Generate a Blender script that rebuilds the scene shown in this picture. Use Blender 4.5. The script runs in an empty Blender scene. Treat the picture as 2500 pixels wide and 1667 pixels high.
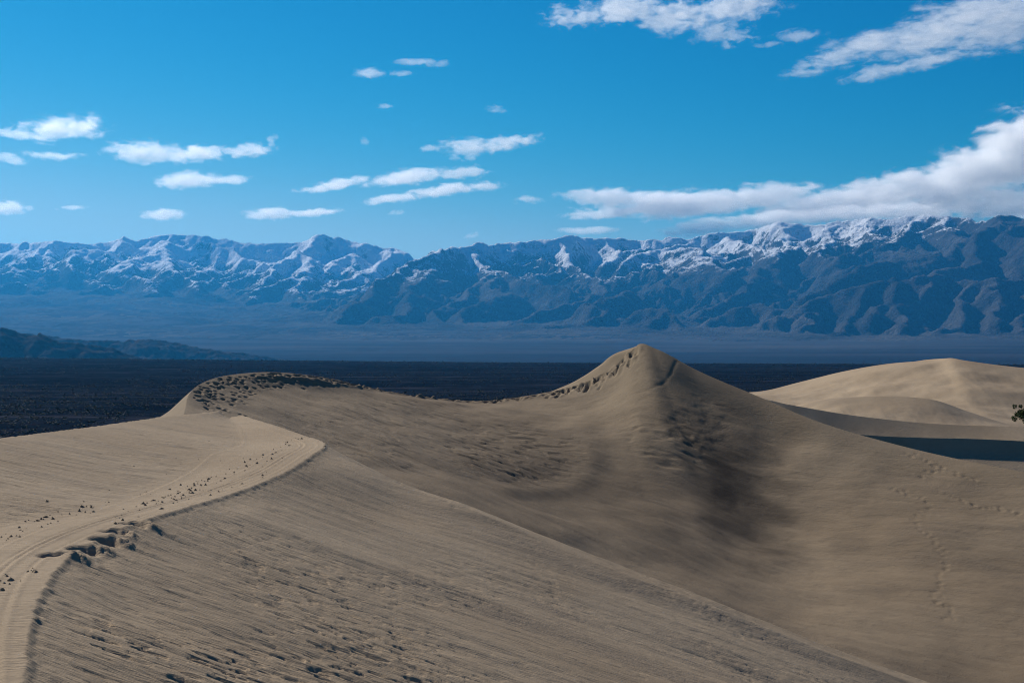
import bpy, math, random
import numpy as np
from mathutils import Vector, Matrix

# ------------------------------------------------------------------ camera
sc = bpy.context.scene
W0, H0, FOC = 2500.0, 1667.0, 3472.0          # photograph size and focal length in its pixels (50 mm)
HORIZ = 850.0                                 # eye level in the photograph
CAMZ = 40.0                                   # camera stands 40 m above the valley floor
PITCH = math.atan((HORIZ - H0 / 2) / FOC)
cam_d = bpy.data.cameras.new('camera')
cam_d.lens = 50.0; cam_d.sensor_width = 36.0; cam_d.sensor_fit = 'HORIZONTAL'
cam_d.clip_start = 0.5; cam_d.clip_end = 200000.0
cam = bpy.data.objects.new('camera', cam_d)
sc.collection.objects.link(cam)
cam.location = (0, 0, CAMZ)
cam.rotation_euler = (math.pi / 2 + PITCH, 0, 0)
sc.camera = cam

# ------------------------------------------------------------------ sky, sun, exposure
SUN_EL = math.radians(33.5)
SUN_AZ = math.radians(-40.0)                  # left of the view direction
SKY_CURVE = ((0.13, 5.5, 13.5, 0.76), (0.13, 1.5, 3.95, 1.2), (0.13, 1.0, 4.45, 1.4))    # gain, power, scale, ceiling for red, green, blue
world = bpy.data.worlds.new('World'); sc.world = world; world.use_nodes = True
nt = world.node_tree; nt.nodes.clear()
sky = nt.nodes.new('ShaderNodeTexSky'); sky.sky_type = 'NISHITA'
sky.sun_disc = False; sky.sun_elevation = SUN_EL; sky.sun_rotation = SUN_AZ
sky.altitude = 0; sky.air_density = 1.0; sky.dust_density = 0.05; sky.ozone_density = 3.0
# polarised, deep-blue rendering of that sky: one tone curve per channel, the same in every direction
sep = nt.nodes.new('ShaderNodeSeparateColor'); comb = nt.nodes.new('ShaderNodeCombineColor')
nt.links.new(sky.outputs[0], sep.inputs[0])
for ch, (gain, power, scale, top) in enumerate(SKY_CURVE):
    m1 = nt.nodes.new('ShaderNodeMath'); m1.operation = 'MULTIPLY'; m1.inputs[1].default_value = gain; nt.links.new(sep.outputs[ch], m1.inputs[0])
    mc = nt.nodes.new('ShaderNodeMath'); mc.operation = 'SMOOTH_MIN'; mc.inputs[1].default_value = top; mc.inputs[2].default_value = 0.25; nt.links.new(m1.outputs[0], mc.inputs[0])
    m2 = nt.nodes.new('ShaderNodeMath'); m2.operation = 'POWER'; m2.inputs[1].default_value = power; nt.links.new(mc.outputs[0], m2.inputs[0])
    m3 = nt.nodes.new('ShaderNodeMath'); m3.operation = 'MULTIPLY'; m3.inputs[1].default_value = scale; nt.links.new(m2.outputs[0], m3.inputs[0])
    nt.links.new(m3.outputs[0], comb.inputs[ch])
bg = nt.nodes.new('ShaderNodeBackground'); bg.inputs['Strength'].default_value = 0.1
wo = nt.nodes.new('ShaderNodeOutputWorld')
nt.links.new(comb.outputs[0], bg.inputs['Color']); nt.links.new(bg.outputs[0], wo.inputs['Surface'])

SUN_DIR = Vector((math.cos(SUN_EL) * math.sin(SUN_AZ), math.cos(SUN_EL) * math.cos(SUN_AZ), math.sin(SUN_EL)))
sd = bpy.data.lights.new('sun', 'SUN'); sd.energy = 5.0; sd.angle = math.radians(0.53); sd.color = (1.0, 0.955, 0.885)
sun = bpy.data.objects.new('sun', sd); sc.collection.objects.link(sun)
sun.rotation_euler = SUN_DIR.to_track_quat('Z', 'Y').to_euler()

vs = sc.view_settings
vs.view_transform = 'Standard'; vs.look = 'None'; vs.exposure = 0.2; vs.gamma = 1.0; vs.use_curve_mapping = False
cy = sc.cycles
cy.use_denoising = True; cy.denoising_prefilter = "FAST"; cy.filter_width = 1.1
cy.max_bounces = 24; cy.diffuse_bounces = 2; cy.glossy_bounces = 1; cy.transmission_bounces = 2
cy.volume_bounces = 20; cy.transparent_max_bounces = 24
cy.volume_step_rate = 0.6; cy.volume_max_steps = 128
cy.use_adaptive_sampling = True; cy.adaptive_threshold = 0.01
sc.render.use_persistent_data = False

HAZE_COL = (0.05, 0.46, 1.0, 1.0); HAZE_DENS = 1.75e-5

# ------------------------------------------------------------------ helpers
cp, sp = math.cos(PITCH), math.sin(PITCH)
def P(u, v, D):
    """point of the place seen at photograph pixel (u, v), D metres ahead"""
    a = (u - W0 / 2) / FOC; b = (H0 / 2 - v) / FOC
    d = (a, cp - b * sp, sp + b * cp)
    k = D / d[1]
    return np.array((d[0] * k, D, CAMZ + d[2] * k))
def PJ(x, y, z):
    """photograph pixel of world points (arrays)"""
    zz = z - CAMZ
    f = y * cp + zz * sp; w = -y * sp + zz * cp
    return W0 / 2 + x / f * FOC, H0 / 2 - w / f * FOC

def hash2(ix, iy, seed):
    n = (ix.astype(np.int64) * 374761393 + iy.astype(np.int64) * 668265263 + seed * 1274126177) & 0xffffffff
    n = ((n ^ (n >> 13)) * 1103515245) & 0xffffffff
    n = ((n ^ (n >> 16)) * 2654435761) & 0xffffffff
    return (n ^ (n >> 15)) & 0xffff
_GA = np.arange(65536) * (2 * np.pi / 65536); _GC = np.cos(_GA); _GS = np.sin(_GA)
def perlin(x, y, seed=0):
    x = np.asarray(x, float); y = np.asarray(y, float)
    xi = np.floor(x); yi = np.floor(y); fx = x - xi; fy = y - yi
    ux = fx * fx * fx * (fx * (fx * 6 - 15) + 10); uy = fy * fy * fy * (fy * (fy * 6 - 15) + 10)
    def g(ox, oy):
        h = hash2(xi + ox, yi + oy, seed)
        return _GC[h] * (fx - ox) + _GS[h] * (fy - oy)
    a = g(0, 0); b = g(1, 0); c = g(0, 1); d = g(1, 1)
    return 1.5 * ((a * (1 - ux) + b * ux) * (1 - uy) + (c * (1 - ux) + d * ux) * uy)
def fbm(x, y, oct=4, seed=0, gain=0.5, lac=2.03):
    s = 0; a = 1.0
    for k in range(oct):
        s = s + a * perlin(x, y, seed + 17 * k); x = x * lac + 3.7; y = y * lac - 1.9; a *= gain
    return s
def ridged(x, y, oct=4, seed=0, gain=0.5):
    s = 0; a = 1.0
    for k in range(oct):
        s = s + a * (1 - np.abs(perlin(x, y, seed + 31 * k))); x = x * 2.07 + 5.1; y = y * 2.07 - 2.3; a *= gain
    return s
def sstep(a, b, x):
    t = np.clip((x - a) / (b - a), 0, 1); return t * t * (3 - 2 * t)
def herm(xs, ys, q):
    """smooth interpolation through control values (finite-difference Hermite); ys (n,) or (n,k)"""
    xs = np.asarray(xs, float); ys = np.asarray(ys, float); q = np.asarray(q, float)
    one = ys.ndim == 1
    if one: ys = ys[:, None]
    m = np.gradient(ys, xs, axis=0)
    i = np.clip(np.searchsorted(xs, q, side='right') - 1, 0, len(xs) - 2)
    h = (xs[i + 1] - xs[i])[:, None]; t = np.clip(((q - xs[i])[:, None]) / h, 0, 1)
    r = ((2 * t ** 3 - 3 * t ** 2 + 1) * ys[i] + (t ** 3 - 2 * t ** 2 + t) * h * m[i]
         + (-2 * t ** 3 + 3 * t ** 2) * ys[i + 1] + (t ** 3 - t ** 2) * h * m[i + 1])
    return r[:, 0] if one else r

def link(o, parent=None):
    sc.collection.objects.link(o)
    if parent is not None: o.parent = parent
    return o
def tag(o, label=None, category=None, group=None, kind=None):
    if label: o['label'] = label
    if category: o['category'] = category
    if group: o['group'] = group
    if kind: o['kind'] = kind
    return o
def mesh_raw(name, co, quads, tris=None, smooth=True):
    me = bpy.data.meshes.new(name)
    co = np.ascontiguousarray(co, dtype=np.float32)
    me.vertices.add(len(co)); me.vertices.foreach_set('co', co.ravel())
    nq = len(quads) if quads is not None else 0; ntr = len(tris) if tris is not None else 0
    parts = []
    if nq: parts.append(np.asarray(quads, np.int32).ravel())
    if ntr: parts.append(np.asarray(tris, np.int32).ravel())
    loops = np.concatenate(parts)
    sizes = np.concatenate([np.full(nq, 4, np.int32), np.full(ntr, 3, np.int32)])
    starts = np.concatenate([[0], np.cumsum(sizes)[:-1]]).astype(np.int32)
    me.loops.add(len(loops)); me.loops.foreach_set('vertex_index', loops)
    me.polygons.add(nq + ntr); me.polygons.foreach_set('loop_start', starts)
    me.polygons.foreach_set('use_smooth', np.full(nq + ntr, smooth, bool))
    me.update(calc_edges=True)
    return me
def grid_quads(nr, nc):
    i = np.arange(nr * nc).reshape(nr, nc)
    return np.stack([i[:-1, :-1], i[:-1, 1:], i[1:, 1:], i[1:, :-1]], -1).reshape(-1, 4)
def attr(me, name, vals):
    a = me.attributes.new(name, 'FLOAT', 'POINT'); a.data.foreach_set('value', np.ascontiguousarray(vals, np.float32).ravel())

class NT:
    """small node-tree writer"""
    def __init__(s, name):
        s.m = bpy.data.materials.new(name); s.m.use_nodes = True; s.t = s.m.node_tree; s.t.nodes.clear()
        s.out = s.n('ShaderNodeOutputMaterial')
    def n(s, ty, **kw):
        nd = s.t.nodes.new(ty)
        for k, v in kw.items(): setattr(nd, k, v)
        return nd
    def set(s, sock, v):
        if isinstance(v, bpy.types.NodeSocket): s.t.links.new(v, sock)
        else: sock.default_value = v
    def math(s, op, a, b=0.0, clamp=False):
        nd = s.n('ShaderNodeMath', operation=op, use_clamp=clamp); s.set(nd.inputs[0], a); s.set(nd.inputs[1], b); return nd.outputs[0]
    def vm(s, op, a, b=(0, 0, 0), out=0):
        nd = s.n('ShaderNodeVectorMath', operation=op); s.set(nd.inputs[0], a)
        if op == 'SCALE': s.set(nd.inputs['Scale'], b)
        else: s.set(nd.inputs[1], b)
        return nd.outputs[out]
    def ramp(s, x, lo, hi, a=0.0, b=1.0):
        nd = s.n('ShaderNodeMapRange', interpolation_type='SMOOTHSTEP'); s.set(nd.inputs[0], x)
        for k, v in zip((1, 2, 3, 4), (lo, hi, a, b)): s.set(nd.inputs[k], v)
        return nd.outputs[0]
    def noise(s, vec, scale, detail=4.0, rough=0.55, dist=0.0):
        nd = s.n('ShaderNodeTexNoise'); s.set(nd.inputs['Vector'], vec); nd.inputs['Scale'].default_value = scale
        nd.inputs['Detail'].default_value = detail; nd.inputs['Roughness'].default_value = rough; nd.inputs['Distortion'].default_value = dist
        return nd.outputs['Fac']
    def mix(s, f, a, b):
        nd = s.n('ShaderNodeMix', data_type='RGBA'); s.set(nd.inputs[0], f); s.set(nd.inputs[6], a); s.set(nd.inputs[7], b); return nd.outputs[2]
    def attr(s, name):
        return s.n('ShaderNodeAttribute', attribute_name=name).outputs['Fac']
    def pos(s): return s.n('ShaderNodeNewGeometry').outputs['Position']
    def sep(s, v):
        nd = s.n('ShaderNodeSeparateXYZ'); s.set(nd.inputs[0], v); return nd.outputs
    def bump(s, h, dist, strength=1.0, normal=None):
        nd = s.n('ShaderNodeBump'); s.set(nd.inputs['Height'], h); nd.inputs['Distance'].default_value = dist; nd.inputs['Strength'].default_value = strength
        if normal is not None: s.set(nd.inputs['Normal'], normal)
        return nd.outputs[0]
    def diffuse(s, col, rough=0.95, normal=None, spec=0.1):
        nd = s.n('ShaderNodeBsdfPrincipled'); s.set(nd.inputs['Base Color'], col); s.set(nd.inputs['Roughness'], rough)
        nd.inputs['Specular IOR Level'].default_value = spec
        if normal is not None: s.set(nd.inputs['Normal'], normal)
        s.t.links.new(nd.outputs[0], s.out.inputs['Surface']); return nd

def rgb(r, g, b): return (r, g, b, 1.0)

# ------------------------------------------------------------------ materials
def sand_material(name, streak=1.0, ang=0.0, tint=1.0, fine=1.0):
    tint = tint * 0.76
    s = NT(name); p = s.pos()
    mp = s.n('ShaderNodeMapping', vector_type='TEXTURE'); s.set(mp.inputs['Vector'], p); mp.inputs['Rotation'].default_value = (0, 0, ang)
    mp.inputs['Scale'].default_value = (1 / 0.35, 1 / 2.6, 1 / 0.6)
    st = s.noise(mp.outputs[0], 1.3, 5, 0.6, 0.3)                     # wind streaks
    big = s.noise(p, 0.11, 4, 0.55, 0.4)
    grit = s.noise(p, 26.0, 3, 0.7)
    band = s.attr('band'); dark = s.attr('dark')
    c = s.mix(s.ramp(big, 0.32, 0.68), rgb(0.375 * tint, 0.277 * tint, 0.174 * tint), rgb(0.44 * tint, 0.332 * tint, 0.213 * tint))
    c = s.mix(s.math('MULTIPLY', s.ramp(st, 0.42, 0.72), 0.30 * streak), c, rgb(0.315 * tint, 0.228 * tint, 0.138 * tint))
    c = s.mix(s.math('MULTIPLY', band, 0.75), c, rgb(0.28 * tint, 0.215 * tint, 0.148 * tint))      # coarse grey grains
    c = s.mix(s.math('MULTIPLY', dark, 0.95), c, rgb(0.036, 0.029, 0.023))                           # painted shade of the main dune's bowl, set by the dark mask
    c = s.mix(s.ramp(grit, 0.5, 0.8, 0.0, 0.35), c, rgb(0.2 * tint, 0.155 * tint, 0.11 * tint))
    mott = s.noise(p, 0.8, 6, 0.68)
    c = s.mix(s.ramp(mott, 0.48, 0.72, 0.0, 0.32), c, rgb(0.26 * tint, 0.195 * tint, 0.128 * tint))
    mp2 = s.n('ShaderNodeMapping', vector_type='TEXTURE'); s.set(mp2.inputs['Vector'], p); mp2.inputs['Rotation'].default_value = (0, 0, ang)
    mp2.inputs['Scale'].default_value = (1 / 1.5, 1 / 9.0, 1.0)
    rip = s.noise(mp2.outputs[0], 1.6, 4, 0.6, 0.2)
    h = s.math('ADD', s.math('MULTIPLY', rip, 1.0 * streak), s.math('MULTIPLY', grit, 0.18 * fine))
    h = s.math('ADD', h, s.math('MULTIPLY', s.math('MULTIPLY', band, s.noise(p, 6.0, 3, 0.6)), 0.8))
    s.diffuse(c, 0.95, s.bump(h, 0.055, 1.0), 0.08)
    return s.m

def plain_dark_material():
    s = NT('dark_gravel'); p = s.pos()
    mp = s.n('ShaderNodeMapping'); s.set(mp.inputs['Vector'], p); mp.inputs['Scale'].default_value = (0.0016, 0.0052, 1)
    a = s.noise(mp.outputs[0], 1.0, 7, 0.62, 0.6)
    b = s.noise(p, 0.035, 5, 0.65)
    c = s.mix(s.ramp(a, 0.36, 0.66), rgb(0.003, 0.006, 0.012), rgb(0.009, 0.013, 0.021))
    c = s.mix(s.ramp(b, 0.50, 0.72, 0, 0.75), c, rgb(0.028, 0.030, 0.042))
    mp2 = s.n('ShaderNodeMapping'); s.set(mp2.inputs['Vector'], p); mp2.inputs['Scale'].default_value = (0.004, 0.016, 1)
    w = s.noise(mp2.outputs[0], 1.0, 5, 0.6, 0.8)
    c = s.mix(s.ramp(w, 0.56, 0.70, 0, 0.8), c, rgb(0.040, 0.040, 0.050))
    s.diffuse(c, 1.0, None, 0.0)
    return s.m
def fan_material():
    s = NT('alluvial_gravel'); p = s.pos()
    mp = s.n('ShaderNodeMapping'); s.set(mp.inputs['Vector'], p); mp.inputs['Scale'].default_value = (0.00025, 0.0011, 0.0)
    a = s.noise(mp.outputs[0], 1.0, 8, 0.65, 0.5)
    b = s.noise(p, 0.004, 6, 0.7)
    y = s.sep(p)[1]
    c = s.mix(s.ramp(a, 0.35, 0.68), rgb(0.028, 0.033, 0.042), rgb(0.07, 0.07, 0.075))
    c = s.mix(s.ramp(b, 0.55, 0.75, 0, 0.4), c, rgb(0.11, 0.105, 0.105))
    c = s.mix(s.ramp(y, 9000, 13500, 0.75, 0.0), c, rgb(0.013, 0.016, 0.024))     # scrub-covered lower fan
    s.diffuse(c, 1.0, None, 0.0)
    return s.m
def mountain_material():
    s = NT('snowy_rock'); g = s.n('ShaderNodeNewGeometry'); p = g.outputs['Position']; x, y, z = s.sep(p)
    nz = s.sep(g.outputs['True Normal'])[2]
    n1 = s.noise(p, 0.0009, 8, 0.62); n2 = s.noise(p, 0.006, 6, 0.7); n3 = s.noise(p, 0.025, 4, 0.7)
    rock = s.mix(s.ramp(n1, 0.35, 0.65), rgb(0.045, 0.046, 0.05), rgb(0.115, 0.108, 0.102))
    rock = s.mix(s.ramp(n2, 0.5, 0.75, 0, 0.5), rock, rgb(0.15, 0.135, 0.125))
    line = s.attr('snow')                                             # metres above the local snow line
    line = s.math('MINIMUM', line, 640.0)
    k = s.math('ADD', line, s.math('MULTIPLY', s.math('SUBTRACT', n1, 0.5), 700.0))
    k = s.math('ADD', k, s.math('MULTIPLY', s.math('SUBTRACT', n2, 0.5), 1500.0))
    k = s.math('ADD', k, s.math('MULTIPLY', s.math('SUBTRACT', n3, 0.5), 700.0))
    k = s.math('ADD', k, s.math('MULTIPLY', s.math('SUBTRACT', nz, 0.8), 1500.0))
    sn = s.math('MULTIPLY', s.ramp(k, -80.0, 260.0, 0.0, 0.97), s.ramp(line, -260.0, -60.0))
    c = s.mix(sn, rock, rgb(0.93, 0.94, 0.95))
    h = s.math('ADD', s.math('MULTIPLY', n2, 1.0), s.math('MULTIPLY', n3, 0.6))
    s.diffuse(c, 0.9, s.bump(h, 110.0, 1.0), 0.0)
    return s.m
def hill_material():
    s = NT('hill_rock'); p = s.pos(); n = s.noise(p, 0.012, 6, 0.65); m = s.noise(p, 0.05, 4, 0.7)
    c = s.mix(s.ramp(n, 0.38, 0.66), rgb(0.022, 0.022, 0.024), rgb(0.06, 0.052, 0.05))
    s.diffuse(c, 1.0, s.bump(s.math('ADD', n, s.math('MULTIPLY', m, 0.4)), 12.0, 0.8), 0.0)
    return s.m
def leaf_material(name, a, b):
    s = NT(name); oi = s.n('ShaderNodeObjectInfo'); p = s.pos()
    n = s.noise(p, 2.2, 3, 0.6)
    c = s.mix(s.ramp(n, 0.35, 0.65), a, b)
    s.diffuse(c, 0.8, None, 0.1)
    return s.m
def plain_material(name, col, rough=0.85):
    s = NT(name); p = s.pos(); n = s.noise(p, 3.0, 4, 0.6)
    c = s.mix(s.ramp(n, 0.35, 0.65), rgb(*[q * 0.75 for q in col]), rgb(*[q * 1.2 for q in col]))
    s.diffuse(c, rough, None, 0.15)
    return s.m

M_NEAR = sand_material('rippled_sand', 0.8, math.radians(5), 1.06)
M_MAIN = sand_material('bowl_sand', 0.7, math.radians(-38), 0.79, 2.2)
M_FAR = sand_material('pale_sand', 0.5, math.radians(20), 1.12, 0.5)
M_PLAIN = plain_dark_material()
M_FAN = fan_material()
M_MTN = mountain_material()
M_HILL = hill_material()
M_CLOD = plain_material('damp_sand_clod', (0.16, 0.125, 0.09), 0.95)
M_SCRUB = leaf_material('scrub_leaf', rgb(0.012, 0.014, 0.010), rgb(0.03, 0.032, 0.02))
M_BUSH = leaf_material('mesquite_leaf', rgb(0.03, 0.045, 0.010), rgb(0.075, 0.10, 0.028))
M_BARK = plain_material('mesquite_bark', (0.06, 0.045, 0.035))
M_POLE = plain_material('weathered_pole', (0.05, 0.042, 0.038))

# ------------------------------------------------------------------ valley floor and alluvial fan
def plain_z(x, y):
    """height of the dark valley floor: dead level but for a slight tilt of its far edge"""
    f = sstep(900, 3900, y)
    return np.where(x < 0, -0.0095, -0.004) * x * f + 0.5 * fbm(x / 180, y / 260, 3, 5) * sstep(300, 800, y) - 60 * sstep(3950, 5200, y) ** 1
ny, nx = 230, 240
yy = np.geomspace(60, 5600, ny); aa = np.linspace(-0.75, 0.75, nx)
Y, A = np.meshgrid(yy, aa, indexing='ij'); X = A * (Y + 300)
Z = plain_z(X, Y)
me = mesh_raw('valley_floor', np.stack([X, Y, Z], -1).reshape(-1, 3), grid_quads(ny, nx))
me.materials.append(M_PLAIN)
valley = tag(link(bpy.data.objects.new('valley_floor', me)), 'dark gravel valley floor dotted with scrub behind the dunes', kind='structure')

def fan_z(x, y):
    base = np.interp(y, [3800, 6500, 9000, 11500, 14000, 16000, 19000, 24000, 34000],
                     [-75, -85, -57, 15, 110, 235, 430, 800, 1300])
    u = x / np.maximum(y, 1) * FOC + W0 / 2
    lift = np.interp(u, [-200, 0, 300, 600, 900, 1250, 2700], [1.35, 1.3, 1.25, 1.12, 1.02, 1.0, 0.96])
    cone = 1 + 0.06 * fbm(x / 2500, y / 9000, 3, 8)
    left = sstep(1150, 500, u) * sstep(14500, 18500, y)
    ribs = 135 * left * (ridged((x * .93 - y * .36) / 1500 + .35 * fbm(x / 2200, y / 2200, 2, 12), (x * .36 + y * .93) / 7000, 3, 14, .5) - 1.2)
    return np.where(base > 0, base * lift * cone, base) + ribs + 3 * fbm(x / 700, y / 900, 3, 3)
ny, nx = 200, 220
yy = np.geomspace(4400, 36000, ny); aa = np.linspace(-0.62, 0.62, nx)
Y, A = np.meshgrid(yy, aa, indexing='ij'); X = A * Y
Z = fan_z(X, Y)
me = mesh_raw('alluvial_fan', np.stack([X, Y, Z], -1).reshape(-1, 3), grid_quads(ny, nx))
me.materials.append(M_FAN)
tag(link(bpy.data.objects.new('alluvial_fan', me)), 'hazy blue alluvial fan rising to the foot of the mountains', kind='structure')

# ------------------------------------------------------------------ mountains
KM = 1000.0
LEFT = [  # the snowy range on the left: ridges as pixel, pixel, distance in km
    [(-420, 575, 27), (-250, 590, 27), (-120, 578, 27), (0, 583, 27), (60, 588, 27), (110, 577, 26.6), (150, 582, 26.8), (200, 588, 27), (270, 578, 27), (317, 568, 26.8), (352, 580, 27), (430, 561, 27), (480, 566, 27), (515, 578, 27),
     (545, 576, 27), (600, 587, 27), (660, 588, 27), (710, 587, 27), (745, 572, 26.6), (775, 566, 26.5), (798, 566, 26.5), (860, 581, 26.5), (918, 590, 26.5), (950, 594, 26.3), (985, 606, 26.2), (1020, 622, 26), (1100, 650, 26), (1250, 700, 26)],
    [(110, 577, 26.6), (70, 612, 25.2), (15, 640, 24.2), (-60, 670, 23.3)],
    [(110, 580, 26.6), (150, 640, 25), (195, 670, 24), (280, 690, 23)],
    [(200, 600, 26.4), (160, 650, 24.8), (120, 668, 24.2)],
    [(317, 570, 26.8), (270, 598, 26), (200, 600, 25.2), (170, 640, 24.3)],
    [(-10, 690, 22.6), (35, 672, 22.8), (70, 690, 22.4), (110, 720, 21.4)],
    [(430, 563, 27), (385, 602, 25.6), (330, 625, 24.8), (290, 640, 24.3)],
    [(385, 604, 25.4), (410, 625, 24.6), (470, 670, 23.4), (540, 710, 22)],
    [(350, 655, 23.4), (365, 672, 23), (368, 700, 22.2), (300, 716, 21.4)],
    [(240, 680, 22.8), (180, 705, 22), (110, 722, 21)],
    [(545, 577, 27), (500, 640, 25.2), (470, 668, 24)],
    [(560, 590, 26.6), (615, 620, 25.4), (590, 660, 24.6), (560, 690, 23.8)],
    [(775, 567, 26.5), (740, 600, 25.4), (690, 630, 24.6), (640, 665, 23.8), (600, 705, 22.8)],
    [(740, 596, 25.4), (765, 640, 24.2), (700, 665, 23.2), (660, 690, 22.6), (600, 720, 21.8)],
    [(690, 672, 23.2), (770, 655, 23.4), (745, 710, 22), (700, 740, 20.8)],
    [(860, 582, 26.5), (830, 625, 25.2), (800, 655, 24.4)],
    [(945, 594, 26.3), (910, 640, 24.8), (840, 680, 23.4), (800, 710, 22.2)],
]
RIGHT = [  # the long range in the middle and on the right
    [(1016, 622, 20.6), (1060, 602, 21.2), (1120, 594, 22), (1165, 588, 22.4), (1205, 584, 22.6), (1235, 580, 22.8), (1290, 576, 23.2), (1360, 566, 23.6), (1450, 567, 24), (1530, 571, 24), (1600, 578, 24),
     (1650, 570, 24), (1720, 560, 24), (1760, 556, 24), (1830, 554, 24), (1870, 544, 24), (1940, 535, 23.6), (1985, 537, 23.4), (2030, 533, 23.2), (2080, 525, 23), (2125, 518, 22.6), (2175, 522, 22.4), (2235, 513, 22.2),
     (2300, 514, 21.8), (2360, 520, 21.4), (2385, 528, 21), (2435, 512, 20.4), (2480, 516, 20.2), (2560, 508, 20), (2700, 520, 20), (2900, 530, 20)],
    [(1016, 622, 20.6), (960, 655, 19.6), (900, 700, 18.6), (840, 760, 17.2)],
    [(1060, 604, 21.2), (1020, 660, 19.8), (1000, 720, 18.4), (960, 780, 16.6)],
    [(1165, 590, 22.4), (1180, 632, 21.2), (1160, 680, 19.6), (1090, 740, 18), (1030, 785, 16.6)],
    [(1180, 632, 21.2), (1260, 660, 20.4), (1340, 690, 19.4)],
    [(1210, 660, 20.2), (1215, 700, 19), (1150, 760, 17.2)],
    [(1340, 570, 23.6), (1365, 620, 22.2), (1310, 665, 20.8), (1290, 680, 20.2)],
    [(1365, 620, 22.2), (1450, 665, 20.6), (1480, 690, 19.8)],
    [(1510, 575, 24), (1490, 610, 23), (1480, 625, 22.6)],
    [(1690, 570, 24), (1610, 595, 23), (1560, 628, 22), (1520, 655, 21.2), (1420, 700, 19.6), (1320, 745, 17.8), (1260, 785, 16.6)],
    [(1620, 600, 22.8), (1690, 588, 22), (1710, 612, 21), (1650, 650, 20.4)],
    [(1700, 615, 20.8), (1730, 618, 20.4), (1800, 655, 19.6)],
    [(1760, 560, 24), (1800, 575, 22.6), (1810, 600, 22), (1760, 625, 21.4)],
    [(1800, 578, 22.6), (1870, 600, 21.4), (1930, 640, 20.4)],
    [(1950, 540, 23.4), (1940, 565, 22.4), (1905, 595, 21.2), (1870, 640, 20), (1800, 690, 18.8), (1740, 720, 18)],
    [(2040, 535, 23), (2010, 560, 22), (2000, 600, 20.8), (2080, 640, 19.6)],
    [(2085, 530, 22.8), (2120, 555, 21.4), (2135, 555, 21), (2080, 600, 20.2), (2050, 625, 19.6)],
    [(2135, 556, 21), (2180, 590, 20), (2240, 610, 19.2)],
    [(2235, 516, 22), (2200, 545, 21), (2170, 570, 20.2)],
    [(2300, 518, 21.6), (2330, 570, 20), (2250, 605, 18.8), (2150, 625, 18.3), (2080, 650, 17.9), (1980, 700, 17.2)],
    [(2435, 514, 20.4), (2400, 545, 19.6), (2350, 585, 18.8), (2400, 620, 18), (2300, 640, 17.6)],
    [(2500, 520, 20.2), (2480, 560, 19), (2520, 610, 18)],
    [(1480, 735, 17.2), (1400, 760, 16.4), (1330, 790, 15.8)],
    [(1560, 735, 16.9), (1635, 728, 16.8), (1680, 760, 16.2), (1730, 790, 15.5)],
    [(1635, 730, 16.8), (1600, 770, 15.9)],
    [(1540, 690, 18.4), (1440, 730, 17.2)],
    [(1780, 735, 17), (1840, 720, 17.2), (1880, 740, 16.6), (1930, 735, 16.8)],
]
FRONT = [  # dark cliffed front on the right
    [(1880, 765, 16), (1950, 722, 16.4), (2050, 690, 16.6), (2100, 675, 16.7), (2160, 662, 16.8), (2220, 656, 16.9), (2290, 660, 16.9), (2350, 668, 16.9), (2420, 668, 16.8), (2470, 662, 16.7), (2560, 668, 16.7), (2750, 660, 16.7)],
    [(1960, 724, 16.4), (1935, 760, 15.7), (1880, 785, 15.4)],
    [(2095, 678, 16.7), (2060, 715, 16.2), (2065, 750, 15.6), (2010, 790, 15)],
    [(2160, 664, 16.8), (2165, 700, 16.2), (2130, 740, 15.5)],
    [(2255, 660, 16.9), (2215, 715, 16), (2225, 755, 15.3), (2180, 792, 14.8)],
    [(2400, 668, 16.8), (2360, 700, 16.3), (2350, 740, 15.7), (2290, 790, 14.9)],
    [(2466, 664, 16.7), (2455, 715, 16), (2400, 765, 15.2)],
    [(2560, 668, 16.7), (2530, 730, 15.8), (2440, 792, 14.8)],
    [(1960, 790, 15), (2000, 786, 15), (2040, 792, 14.8)],
    [(680, 800, 17.2), (730, 782, 17.4), (790, 768, 17.6), (850, 780, 17.3), (890, 800, 17)],
    [(1000, 808, 16.2), (1025, 800, 16.2), (1060, 808, 16.1)],
]
CELL = 50.0
gx = np.arange(-13500, 13501, CELL); gy = np.arange(14000, 30001, CELL)
GY, GX = np.meshgrid(gy, gx, indexing='ij')
wx = GX + 300 * fbm(GX / 1300, GY / 1300, 5, 21, .55); wy = GY + 300 * fbm(GX / 1300 + 40, GY / 1300, 5, 22, .55)
zfan = fan_z(GX, GY)
def union(lines, slope, wmin):
    best = np.full(GX.shape, -1e9)
    for ln in lines:
        pts = np.array([P(u, v, d * KM) for u, v, d in ln])
        for a, b in zip(pts[:-1], pts[1:]):
            h = max(a[2], b[2]); R = min((h + 100) / slope, 6500)
            x0, x1 = min(a[0], b[0]) - R, max(a[0], b[0]) + R; y0, y1 = min(a[1], b[1]) - R, max(a[1], b[1]) + R
            i0, i1 = np.searchsorted(gy, [y0, y1]); j0, j1 = np.searchsorted(gx, [x0, x1])
            if i1 <= i0 or j1 <= j0: continue
            sx = wx[i0:i1, j0:j1]; sy = wy[i0:i1, j0:j1]
            dx, dy = b[0] - a[0], b[1] - a[1]; L2 = dx * dx + dy * dy + 1e-6
            t = np.clip(((sx - a[0]) * dx + (sy - a[1]) * dy) / L2, 0, 1)
            d = np.hypot(sx - a[0] - t * dx, sy - a[1] - t * dy)
            z = a[2] + t * (b[2] - a[2]) - slope * d ** 0.94 * 1.42
            best[i0:i1, j0:j1] = np.maximum(best[i0:i1, j0:j1], z)
    return best
uL, uR, uF = union(LEFT, 0.40, 0), union(RIGHT, 0.40, 0), union(FRONT, 0.55, 0)
own = np.argmax(np.stack([uL, uR, uF]), 0)
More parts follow.
